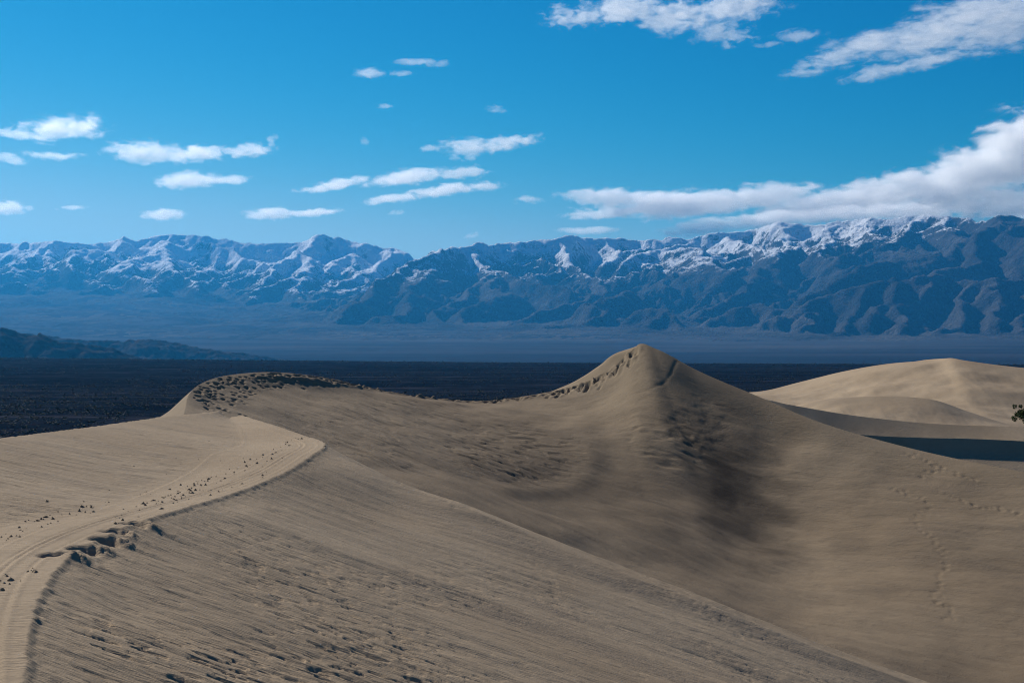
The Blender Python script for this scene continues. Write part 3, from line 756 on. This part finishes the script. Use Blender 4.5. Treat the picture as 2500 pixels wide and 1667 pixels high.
# single tracks across the bowl on the right
def track(pts, n, spread, rad, dep):
    seg = np.array(pts, float); L = np.concatenate([[0], np.cumsum(np.hypot(*np.diff(seg, axis=0).T))])
    for k in range(n):
        s_ = L[-1] * (k + rr.uniform(0, .6)) / n; u = np.interp(s_, L, seg[:, 0]) + rr.normal(0, spread); v = np.interp(s_, L, seg[:, 1]) + rr.normal(0, spread * .6)
        kk = np.argmin((PU - u) ** 2 + (PV - v) ** 2); i, j = np.unravel_index(kk, X.shape)
        x0, y0 = X[i, j], Y[i, j]; j0, j1 = max(0, j - 12), min(NS, j + 13); i0, i1 = max(0, i - 20), min(X.shape[0], i + 21)
        dx = X[i0:i1, j0:j1] - x0; dy = Y[i0:i1, j0:j1] - y0
        Z[i0:i1, j0:j1] -= dep * np.exp(-((dx / rad) ** 2 + (dy / (rad * 1.5)) ** 2) ** 2)
        Z[i0:i1, j0:j1] += .25 * dep * np.exp(-(((dx - .1) / (rad * 1.2)) ** 2 + ((dy + 2.2 * rad) / (rad * 1.4)) ** 2))
track([(2175, 1165), (2240, 1190), (2270, 1212), (2235, 1235), (2235, 1255), (2270, 1295), (2305, 1330), (2310, 1360), (2290, 1385), (2300, 1410), (2285, 1435), (2325, 1470), (2330, 1480), (2290, 1495)], 62, 6, .10, .032)
track([(2215, 1105), (2280, 1130), (2310, 1140)], 12, 5, .10, .032); track([(2250, 1150), (2290, 1140), (2300, 1133)], 9, 6, .10, .032)
track([(2310, 1195), (2360, 1215), (2420, 1230), (2500, 1250)], 17, 4, .10, .036); track([(2330, 1150), (2390, 1172)], 6, 3, .10, .036)
# windward side noise
Gf[..., 2] += 0.05 * fbm(Gf[..., 0] * .3, Gf[..., 1] * .3, 3, 131) * sstep(0, 2, tqf)[:, None]
Gf[0] = np.stack([X[0], Y[0], Z[0]], -1)
Gall = np.concatenate([Gf[::-1][:-1], np.stack([X, Y, Z], -1)], 0); nf = len(Gf) - 1
shade_mask = np.zeros(X.shape)  # shade in the bowl, painted into the sand colour as soft ragged ellipses
def shade_patch(u, v, ru, rv, rot, seed, amt):
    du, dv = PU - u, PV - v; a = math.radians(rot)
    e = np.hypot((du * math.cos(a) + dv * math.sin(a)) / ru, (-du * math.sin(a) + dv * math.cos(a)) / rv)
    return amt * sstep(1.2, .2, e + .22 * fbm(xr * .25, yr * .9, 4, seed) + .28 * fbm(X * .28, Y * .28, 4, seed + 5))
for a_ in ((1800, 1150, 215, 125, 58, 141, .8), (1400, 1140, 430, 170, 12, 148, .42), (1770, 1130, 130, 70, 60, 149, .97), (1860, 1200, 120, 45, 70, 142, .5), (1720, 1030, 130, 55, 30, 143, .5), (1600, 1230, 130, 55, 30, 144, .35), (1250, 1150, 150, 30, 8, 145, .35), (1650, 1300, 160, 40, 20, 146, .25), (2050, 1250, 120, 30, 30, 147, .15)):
    shade_mask = np.maximum(shade_mask, shade_patch(*a_))
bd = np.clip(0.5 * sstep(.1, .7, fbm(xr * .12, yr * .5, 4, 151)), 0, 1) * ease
shade_mask = np.concatenate([np.zeros((nf, NS)), shade_mask]); bd = np.concatenate([np.zeros((nf, NS)), bd])
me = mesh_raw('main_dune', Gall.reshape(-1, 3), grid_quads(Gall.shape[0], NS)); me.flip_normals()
attr(me, 'band', bd); attr(me, 'dark', shade_mask); me.materials.append(M_MAIN)
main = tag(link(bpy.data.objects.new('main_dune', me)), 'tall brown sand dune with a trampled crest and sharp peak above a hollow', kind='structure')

# three dunes and a low ridge behind on the right
def back_dune(label, crest, foot, D, Df, sagv, seed, far=30, fdrop=6, nst=320, bandv=0.25, prof=(0, .25, .6, 1.0), amp=.25):
    Cc = np.array([P(u, v, d) for (u, v), d in zip(crest, D)]); Bb = np.array([P(u, v, d) for (u, v), d in zip(foot, Df)])
    Bb[:, 2] -= 1.0
    sagv = np.broadcast_to(np.asarray(sagv, float), (len(Cc),))
    sh = np.stack([0 * sagv, 0 * sagv, sagv], -1)
    r = [Cc, Cc + (Bb - Cc) * prof[1] - sh * .7, Cc + (Bb - Cc) * prof[2] - sh, Bb]
    G, _, _, tqq = loft(r, nst, [60, 50, 30], roww=prof)
    o = np.array((-0.35, 1, 0)) * far; e = np.array((0, 0, fdrop))
    rf = [Cc, Cc + o * .12 - e * .03, Cc + o * .5 - e * .35, Cc + o - e]
    Gf_, _, _, _ = loft(rf, nst, [14, 10, 8], roww=[0, .12, .5, 1])
    x, y, zz = G[..., 0], G[..., 1], G[..., 2]
    sdd = np.hypot(x - x[:1], y - y[:1]); es = sstep(0, 6, sdd)
    zz += es * (amp * fbm(x * .06, y * .06, 3, seed) + .05 * fbm(x * .5, y * .2, 3, seed + 1))
    Gf_[0] = G[0]
    ga = np.concatenate([Gf_[::-1][:-1], G], 0)
    me = mesh_raw('back_dune', ga.reshape(-1, 3), grid_quads(ga.shape[0], nst)); me.flip_normals()
    b = bandv * np.clip(sstep(0, .6, fbm(ga[..., 0] * .05, ga[..., 1] * .09, 3, seed + 3)), 0, 1)
    attr(me, 'band', b); attr(me, 'dark', np.zeros(b.shape)); me.materials.append(M_FAR)
    return tag(link(bpy.data.objects.new('back_dune', me)), label, kind='structure')
cr = [(1790, 966), (1840, 958), (1900, 953), (1950, 945), (2050, 920), (2150, 896), (2230, 883), (2290, 879), (2320, 874), (2350, 879), (2420, 889), (2500, 898), (2650, 906), (2850, 915)]
back_dune('largest pale dune at right, lit on its left and rising to a low peak', cr,
          [(u + k, 1000 + .055 * (u - 1790)) for (u, v), k in zip(cr, np.linspace(0, 160, len(cr)))], np.linspace(285, 250, len(cr)), np.full(len(cr), 212.),
          [0, .2, .5, .9, 1.2, 1.2, 1.1, 1.0, 1.0, 1.1, 1.3, 1.4, 1.4, 1.4], 201, far=60, fdrop=14, amp=.6)
cr = [(1930, 1012), (1960, 1002), (1995, 988), (2050, 974), (2100, 969), (2160, 967), (2220, 969), (2280, 976), (2360, 1003), (2460, 1034), (2560, 1050), (2700, 1062)]
back_dune('grey-brown middle dune with a rounded crest in front of the largest pale dune', cr,
          [(u + 40, 1046 + .02 * (u - 1930)) for u, v in cr], np.linspace(205, 195, len(cr)), np.full(len(cr), 180.),
          [0, 0, .1, .3, .5, .6, .6, .5, .2, 0, 0, 0], 211, far=26, fdrop=5, bandv=.7, amp=.35)
cr = [(1800, 968), (1880, 977), (1910, 984), (1980, 997), (2070, 1012), (2150, 1022), (2230, 1030), (2300, 1035), (2400, 1039), (2500, 1041), (2700, 1044), (2900, 1050)]
back_dune('long low ridge with a shaded face, running right behind the tall brown dune', cr,
          [(u, v + np.interp(u, [1800, 2100, 2500], [52, 62, 40])) for u, v in cr], np.linspace(150, 146, len(cr)), np.linspace(145.0, 139.5, len(cr)), .1, 221, far=14, fdrop=4, bandv=.2, amp=.12)
cr = [(1850, 1022), (1950, 1040), (2050, 1056), (2150, 1064), (2250, 1068), (2350, 1070), (2450, 1074), (2560, 1080), (2750, 1090)]
back_dune('lowest dark ridge in deep shade, just behind the right shoulder of the tall dune', cr,
          [(u, v + np.interp(u, [1850, 2100, 2500], [60, 85, 125])) for u, v in cr], np.linspace(131, 126, len(cr)), np.linspace(126.5, 116.5, len(cr)), [.2, .3, .5, .7, .8, .8, .8, .8, .8], 231, far=10, fdrop=2.0, bandv=.2, amp=.06, prof=(0, .1, .34, 1.0))

# ------------------------------------------------------------------ haze over the valley
hb = bpy.data.meshes.new('haze')
bx = [(x, y, zz) for x in (-24000, 24000) for y in (-2500, 37500) for zz in (-115, 2270)]
hb.from_pydata(bx, [], [(0, 1, 3, 2), (4, 6, 7, 5), (0, 4, 5, 1), (2, 3, 7, 6), (0, 2, 6, 4), (1, 5, 7, 3)])
s = NT('valley_haze'); pv = s.n('ShaderNodeVolumePrincipled')
pv.inputs['Color'].default_value = HAZE_COL; pv.inputs['Density'].default_value = HAZE_DENS; pv.inputs['Anisotropy'].default_value = 0.45
s.t.links.new(pv.outputs[0], s.out.inputs['Volume']); hb.materials.append(s.m)
tag(link(bpy.data.objects.new('haze', hb)), 'thin blue haze filling the valley air', kind='stuff')

# ------------------------------------------------------------------ clouds: soft volumes in a deck about 4 km up
def cloud(label, blobs, dist, dens=0.0022, nscale=1.0, stretch=(1, 1, 2.2), amp=1.0, soft=0.5, deep=0.6, group='small white clouds', detail=6):
    """blobs: pixel u, v, half width, half height, tilt in degrees"""
    k = dist / FOC
    pts = [P(b[0], b[1], dist) for b in blobs]; cen = np.mean(pts, 0)
    s = NT('cloud_vapour'); tc = s.n('ShaderNodeTexCoord').outputs['Object']
    best = None; import bmesh
    kx = 1 / 1000.0 * nscale
    w0 = s.n('ShaderNodeTexNoise'); mw = s.n('ShaderNodeMapping'); s.set(mw.inputs['Vector'], tc); mw.inputs['Scale'].default_value = (kx * .9, kx * .6, kx * 1.6); mw.inputs['Location'].default_value = (cen[0] * .013 % 71, 0, cen[2] * .017 % 37)
    s.set(w0.inputs['Vector'], mw.outputs[0]); w0.inputs['Scale'].default_value = 1.3; w0.inputs['Detail'].default_value = 3
    hmin = min(b[3] for b in blobs) * k
    off = s.vm('MULTIPLY', s.vm('SUBTRACT', w0.outputs['Color'], (.5, .5, .5)), (hmin * 5.0 * amp, hmin * 3 * amp, hmin * 2.4 * amp))
    tw = s.vm('ADD', tc, off)
    bm = bmesh.new()
    for b, p in zip(blobs, pts):
        c = p - cen; ru, rv = b[2] * k, b[3] * k; rd = max(rv * 1.2, ru * deep); a = math.radians(b[4] if len(b) > 4 else 0)
        mp = s.n('ShaderNodeMapping', vector_type='TEXTURE'); s.set(mp.inputs['Vector'], tw)
        mp.inputs['Location'].default_value = c; mp.inputs['Rotation'].default_value = (0, -a, 0); mp.inputs['Scale'].default_value = (ru, rd, rv)
        ln = s.vm('LENGTH', mp.outputs[0], out=1)
        sh = s.math('SUBTRACT', 1.0, ln)
        best = sh if best is None else s.math('MAXIMUM', best, sh)
        for th in np.linspace(0, 2 * np.pi, 20, endpoint=False):
            for ph in (-1.2, -.7, -.25, .25, .7, 1.2):
                x = ru * 1.3 * math.cos(th) * math.cos(ph); y = rd * 1.0 * math.sin(ph); zz = rv * 1.55 * math.sin(th) * math.cos(ph)
                bm.verts.new((c[0] + x * math.cos(a) - zz * math.sin(a), c[1] + y, c[2] + x * math.sin(a) + zz * math.cos(a)))
    r = bmesh.ops.convex_hull(bm, input=bm.verts)
    bmesh.ops.delete(bm, geom=[v for v in bm.verts if not v.link_faces], context='VERTS')
    bmesh.ops.recalc_face_normals(bm, faces=bm.faces)
    m = bpy.data.meshes.new('cloud'); bm.to_mesh(m); bm.free()
    mp = s.n('ShaderNodeMapping'); s.set(mp.inputs['Vector'], tc)
    mp.inputs['Location'].default_value = (cen[0] * .37 % 91, cen[2] * .21 % 57, cen[1] * .11 % 33); f = 1 / 1000.0 * nscale
    mp.inputs['Rotation'].default_value = (0, math.radians(blobs[0][4] if len(blobs[0]) > 4 else 0), 0)
    mp.inputs['Scale'].default_value = (f * stretch[0], f * stretch[1] * .6, f * stretch[2])
    n = s.noise(mp.outputs[0], 3.2, detail, 0.68, 0.5)
    d = s.math('ADD', s.math('MULTIPLY', best, 1.0), s.math('MULTIPLY', s.math('SUBTRACT', n, 0.55), 2.9 * amp))
    d = s.ramp(d, 0.0, soft, 0.0, dens)
    edge = s.ramp(best, -0.22, 0.12)
    d = s.math('MULTIPLY', d, edge)
    pv = s.n('ShaderNodeVolumePrincipled'); pv.inputs['Color'].default_value = (1, 1, 1, 1); s.set(pv.inputs['Density'], d)
    pv.inputs['Anisotropy'].default_value = 0.45
    s.t.links.new(pv.outputs[0], s.out.inputs['Volume']); m.materials.append(s.m)
    o = link(bpy.data.objects.new('cloud', m)); o.location = cen
    return tag(o, label, 'cloud', group)
def deck(v): return 4000.0 / ((HORIZ - v) / FOC)
CL = [
    ('puffy ragged cloud highest at the far left', [(150, 312, 130, 36, 4), (40, 325, 60, 16, -8)], {}),
    ('thin wispy streak at the left edge below the puffy cloud', [(30, 388, 60, 20, 0), (120, 380, 90, 18, -4)], {'dens': .0014}),
    ('long ragged cloud left of centre with a curled right end', [(350, 372, 110, 30, 0), (480, 378, 110, 26, 4), (600, 368, 80, 24, 8), (655, 352, 28, 16, 40)], {}),
    ('smooth lens-shaped cloud over the left range, with a thin right tail', [(460, 440, 100, 26, 2), (560, 440, 75, 12, 5)], {'amp': .6}),
    ('small smooth oval cloud low over the left range', [(400, 524, 68, 17, 1)], {'amp': .5}),
    ('bright cloud end cut by the left edge, low over the range', [(15, 508, 62, 22, 0), (70, 508, 18, 9, 0)], {'amp': .6}),
    ('tiny faint streak beside the cut-off low left cloud', [(180, 507, 42, 8, 4)], {'dens': .0012}),
    ('low flat cloud with a long right tail, left of centre', [(660, 522, 78, 18, 0), (760, 520, 90, 10, 4)], {'amp': .6}),
    ('long thin cloud slanting up to the right, upper of two', [(820, 450, 110, 14, 10), (990, 432, 130, 20, 8), (1120, 424, 80, 20, 3)], {'amp': .7}),
    ('long thin cloud slanting up to the right, lower of two', [(960, 486, 90, 12, 9), (1080, 465, 110, 15, 7), (1180, 455, 65, 13, 3)], {'amp': .7}),
    ('wedge-shaped cloud alone in the middle of the sky', [(1140, 360, 80, 30, 5), (1230, 352, 105, 24, 8), (1050, 362, 30, 12, 0)], {}),
    ('small cloud high in the middle, lower left of a pair', [(905, 178, 62, 15, 0), (975, 180, 45, 7, 0)], {}),
    ('small cloud high in the middle, upper right of a pair', [(1015, 150, 55, 9, 0), (1070, 156, 45, 12, 4)], {'dens': .0016}),
    ('tiny cloud puff under the high pair in the middle', [(936, 256, 30, 13, 0)], {'dens': .0020}),
    ('tiny cloud puff right of centre above the wedge-shaped cloud', [(1200, 263, 34, 13, -6)], {'dens': .0020}),
    ('faint small streak below the slanting clouds in the middle', [(1298, 490, 55, 12, 5)], {'dens': .0016}),
    ('tiny faint puff just above the range left of centre', [(965, 521, 22, 9, 12)], {'dens': .0012}),
    ('faint vertical wisp left of the wedge-shaped cloud', [(888, 345, 18, 18, 40)], {'dens': .0010}),
    ('small puff touching the dip between the two ranges', [(1150, 574, 22, 9, 20)], {'dens': .0012}),
]
for lab, bl, kw in CL:
    vmax = max(b[1] + b[3] for b in bl); kw = dict(kw)
    cloud(lab, bl, min(deck(bl[0][1]), 48000.0), **kw)
big = dict(group='large clouds on the right')
cloud('broad patchy cloud at the top edge right of centre', [(1400, 45, 80, 34, 0), (1520, 25, 140, 40, 0), (1650, 40, 150, 46, 0), (1790, 20, 140, 40, 5), (1770, 85, 90, 26, 5)], 17000., dens=0.0023, nscale=2.0, amp=1.2, **big)
cloud('small fragment between the two top clouds', [(1955, 86, 75, 18, 5), (1880, 110, 40, 8, 0)], 18500., dens=0.0017, nscale=1.8, **big)
cloud('streaky cloud sheet filling the top right corner', [(2120, 110, 190, 36, 18), (2300, 80, 240, 50, 16), (2450, 60, 220, 70, 14), (2420, 15, 240, 30, 8), (1960, 155, 70, 20, 25)], 17000., dens=0.0017, nscale=1.9, amp=1.25, stretch=(.8, 1, 2.6), **big)
cloud('ragged streak hanging below the top right cloud sheet', [(2150, 178, 110, 20, 10), (2260, 152, 120, 20, 14), (1960, 180, 60, 10, 0)], 19000., dens=0.0017, nscale=1.9, **big)
cloud('long layered cloud bank lying on the right-hand range', [(1500, 482, 150, 28, -2), (1660, 500, 270, 44, 3), (1850, 482, 200, 40, 4), (1480, 522, 120, 16, 3), (2010, 500, 230, 44, 6)], 42000., dens=0.0034, nscale=.55, amp=.55, deep=.25, **big)
cloud('low smooth cloud strip right behind the crest of the range', [(1720, 556, 140, 26, 6), (1900, 536, 230, 26, 4), (2150, 520, 240, 30, 2), (1440, 562, 100, 13, 0)], 40500., dens=0.003, nscale=.5, amp=.45, deep=.2, **big)
cloud('tall white cloud mass at the right edge above the range', [(2180, 470, 200, 56, 8), (2360, 440, 230, 95, 20), (2480, 370, 160, 95, 25), (2600, 360, 200, 130, 0), (2450, 500, 260, 54, 0)], 43500., dens=0.003, nscale=.6, amp=.65, deep=.3, **big)

# ------------------------------------------------------------------ scrub on the valley floor
def shrub_arrays(r, n=14):
    """loose tuft of small leafy triangles, unit size"""
    vs_, fs = [], []
    for k in range(n):
        a = r.uniform(0, 2 * math.pi); el = r.uniform(.05, 1.2); q = r.uniform(.25, .95)
        c = np.array((math.cos(a) * math.cos(el) * q, math.sin(a) * math.cos(el) * q, math.sin(el) * q * .85 + .05))
        for j in range(3): vs_.append(c + np.array([r.uniform(-.42, .42), r.uniform(-.42, .42), r.uniform(-.3, .3)]))
        fs.append((3 * k, 3 * k + 1, 3 * k + 2))
    return np.array(vs_), np.array(fs)
rr = np.random.default_rng(33); r = random.Random(5)
protos = [shrub_arrays(r, 12) for _ in range(8)]
def scatter(n, dmin, dmax):
    D = 1 / rr.uniform(1 / dmax, 1 / dmin, n); u = rr.uniform(-250, 2750, n); x = (u - W0 / 2) / FOC * D
    clump = fbm(x / 240, D / 420, 3, 301)
    ok = clump + rr.normal(0, .35, n) > -0.05
    return x[ok], D[ok]
vv, ff = [], []; off = 0
xs, ds = scatter(24000, 500, 3950)
ex = rr.uniform(-2300, 2300, 2600); ey = rr.uniform(3600, 3960, 2600)
for x, d, tall in [(a, b, 0) for a, b in zip(xs, ds)] + [(a, b, 1) for a, b in zip(ex, ey)]:
    v0, f0 = protos[rr.integers(8)]; h = rr.uniform(.5, 1.5) * (1 + d / 4500) if not tall else rr.uniform(1.2, 3.6)
    ca_, sa_ = 1, 0
    w = h * rr.uniform(1.0, 1.7)
    zg = float(plain_z(np.array(x), np.array(d)))
    vv.append(v0 * (w, w, h) + (x, d, zg)); ff.append(f0 + off); off += len(v0)
me = mesh_raw('desert_scrub', np.concatenate(vv), None, np.concatenate(ff), smooth=False); me.materials.append(M_SCRUB)
tag(link(bpy.data.objects.new('desert_scrub', me)), 'low dark scrub spread over the whole valley floor', kind='stuff')
sm = []
for k in range(4):
    v0, f0 = shrub_arrays(r, 46); m = bpy.data.meshes.new('shrub'); m.from_pydata([tuple(q_) for q_ in v0 * (1, 1, 1)], [], [tuple(map(int, q_)) for q_ in f0]); m.materials.append(M_SCRUB); sm.append(m)
SH = [(350, 992), (370, 975), (395, 985), (150, 1018), (205, 1018), (185, 1013), (330, 966), (300, 966), (345, 968), (255, 960), (265, 965), (240, 997), (248, 995), (40, 1012), (80, 1020), (385, 990), (110, 1005), (290, 1010), (310, 1014), (225, 1030), (140, 1036), (60, 1042), (20, 1030), (280, 1022), (250, 1022), (360, 1000), (400, 970), (410, 962), (420, 950), (100, 968), (60, 970), (170, 982)]
for k, (u, v) in enumerate(SH):
    D = CAMZ / ((v - HORIZ) / FOC); p = P(u, v, D)
    o = link(bpy.data.objects.new('shrub', sm[k % 4])); h = r.uniform(1.0, 1.9); w = h * r.uniform(1.0, 1.6)
    o.location = (p[0], p[1], float(plain_z(p[0], p[1]))); o.scale = (w, w, h); o.rotation_euler = (0, 0, r.uniform(0, 6.3))
    tag(o, 'dark round shrub on the valley floor behind the left end of the dunes', 'shrub', 'larger shrubs on the valley floor at left')

# utility poles far out on the valley floor
def pole(u, v, h_px, label):
    D = CAMZ / ((v - HORIZ) / FOC); h = h_px / FOC * D; p = P(u, v, D)
    e = link(bpy.data.objects.new('utility_pole', None)); e.location = (p[0], p[1], float(plain_z(p[0], p[1])))
    def box(name, sx, sy, sz, z0):
        m = bpy.data.meshes.new(name)
        m.from_pydata([(a * sx * (1 - .25 * c), b * sy * (1 - .25 * c), z0 + c * sz) for c in (0, 1) for a in (-1, 1) for b in (-1, 1)], [], [(0, 1, 3, 2), (4, 6, 7, 5), (0, 4, 5, 1), (2, 3, 7, 6), (0, 2, 6, 4), (1, 5, 7, 3)])
        m.materials.append(M_POLE); link(bpy.data.objects.new(name, m), e)
    box('post', .16, .16, h, 0); box('crossarm', 1.1, .08, .16, h * .9)
    for q_ in (-.95, -.4, .4, .95):
        m = bpy.data.meshes.new('insulator'); m.from_pydata([(q_ + a, b, h * .9 + .16 + c) for c in (0, .25) for a in (-.06, .06) for b in (-.06, .06)], [], [(0, 1, 3, 2), (4, 6, 7, 5), (0, 4, 5, 1), (2, 3, 7, 6), (0, 2, 6, 4), (1, 5, 7, 3)]); m.materials.append(M_POLE); link(bpy.data.objects.new('insulator', m), e)
    tag(e, label, 'utility pole', 'utility poles on the valley floor')
pole(181, 1010, 32, 'thin wooden utility pole on the dark plain at left')
pole(1885, 912, 20, 'thin utility pole just right of the tall dune, leftmost of four')
pole(1947, 912, 26, 'thin utility pole second from left of the four at right')
pole(2109, 899, 22, 'thin utility pole third from left, above the pale dune slope')
pole(2148, 896, 24, 'thin utility pole standing rightmost, nearest the pale dune peak')

# mesquite bush at the right edge
def bush(u, v, D, width, height, label):
    p = P(u, v, D); e = link(bpy.data.objects.new('mesquite_bush', None)); e.location = p
    rb = random.Random(9)
    vs_, fs = [], []
    def limb(a, b, r0, r1):
        a, b = np.array(a), np.array(b); d = (b - a) / np.linalg.norm(b - a); s_ = np.cross(d, (0.3, .9, .1)); s_ /= np.linalg.norm(s_); t_ = np.cross(d, s_); n0 = len(vs_)
        for c, r_ in ((a, r0), (b, r1)):
            for k in range(5):
                w = 2 * math.pi * k / 5; vs_.append(tuple(c + (s_ * math.cos(w) + t_ * math.sin(w)) * r_))
        for k in range(5): fs.append((n0 + k, n0 + (k + 1) % 5, n0 + 5 + (k + 1) % 5, n0 + 5 + k))
    tips = []
    for k in range(9):
        a = 2 * math.pi * k / 9 + rb.uniform(-.3, .3); q_ = rb.uniform(.25, .5) * width
        m1 = (math.cos(a) * q_ * .45, math.sin(a) * q_ * .45, height * rb.uniform(.3, .45)); t1 = (math.cos(a) * q_, math.sin(a) * q_, height * rb.uniform(.55, .95))
        limb((0, 0, -.4), m1, .09, .05); limb(m1, t1, .05, .02); tips += [m1, t1, tuple((np.array(m1) + t1) / 2)]
    m = bpy.data.meshes.new('trunk'); m.from_pydata(vs_, [], fs); m.materials.append(M_BARK); link(bpy.data.objects.new('trunk', m), e)
    V, F_ = [], []
    centres = [(rb.uniform(-.5, .5) * width, rb.uniform(-.4, .4) * width, height * rb.uniform(.15, .9)) for _ in range(46)] + tips
    for c in centres:
        rad = rb.uniform(.18, .42) * height * .45
        if abs(c[0]) > .35 * width and c[2] > .7 * height: continue
        for k in range(120):
            o = np.array([rb.gauss(0, 1) for _ in range(3)]); o = o / np.linalg.norm(o) * rad * rb.uniform(.3, 1.1) ** .6 + c
            if o[2] < 0: continue
            ax = np.array([rb.gauss(0, 1) for _ in range(3)]); ax /= np.linalg.norm(ax); bx_ = np.cross(ax, [rb.gauss(0, 1) for _ in range(3)]); bx_ /= np.linalg.norm(bx_)
            l, w = rb.uniform(.06, .12), rb.uniform(.03, .055); n0 = len(V)
            V += [tuple(o - ax * l), tuple(o + bx_ * w), tuple(o + ax * l), tuple(o - bx_ * w)]; F_.append((n0, n0 + 1, n0 + 2, n0 + 3))
    m = bpy.data.meshes.new('crown'); m.from_pydata(V, [], F_); m.materials.append(M_BUSH); link(bpy.data.objects.new('crown', m), e)
    return tag(e, label, 'bush')
bush(2518, 1034, 176, 4.6, 2.3, 'dark green mesquite bush at the right edge among the pale dunes')
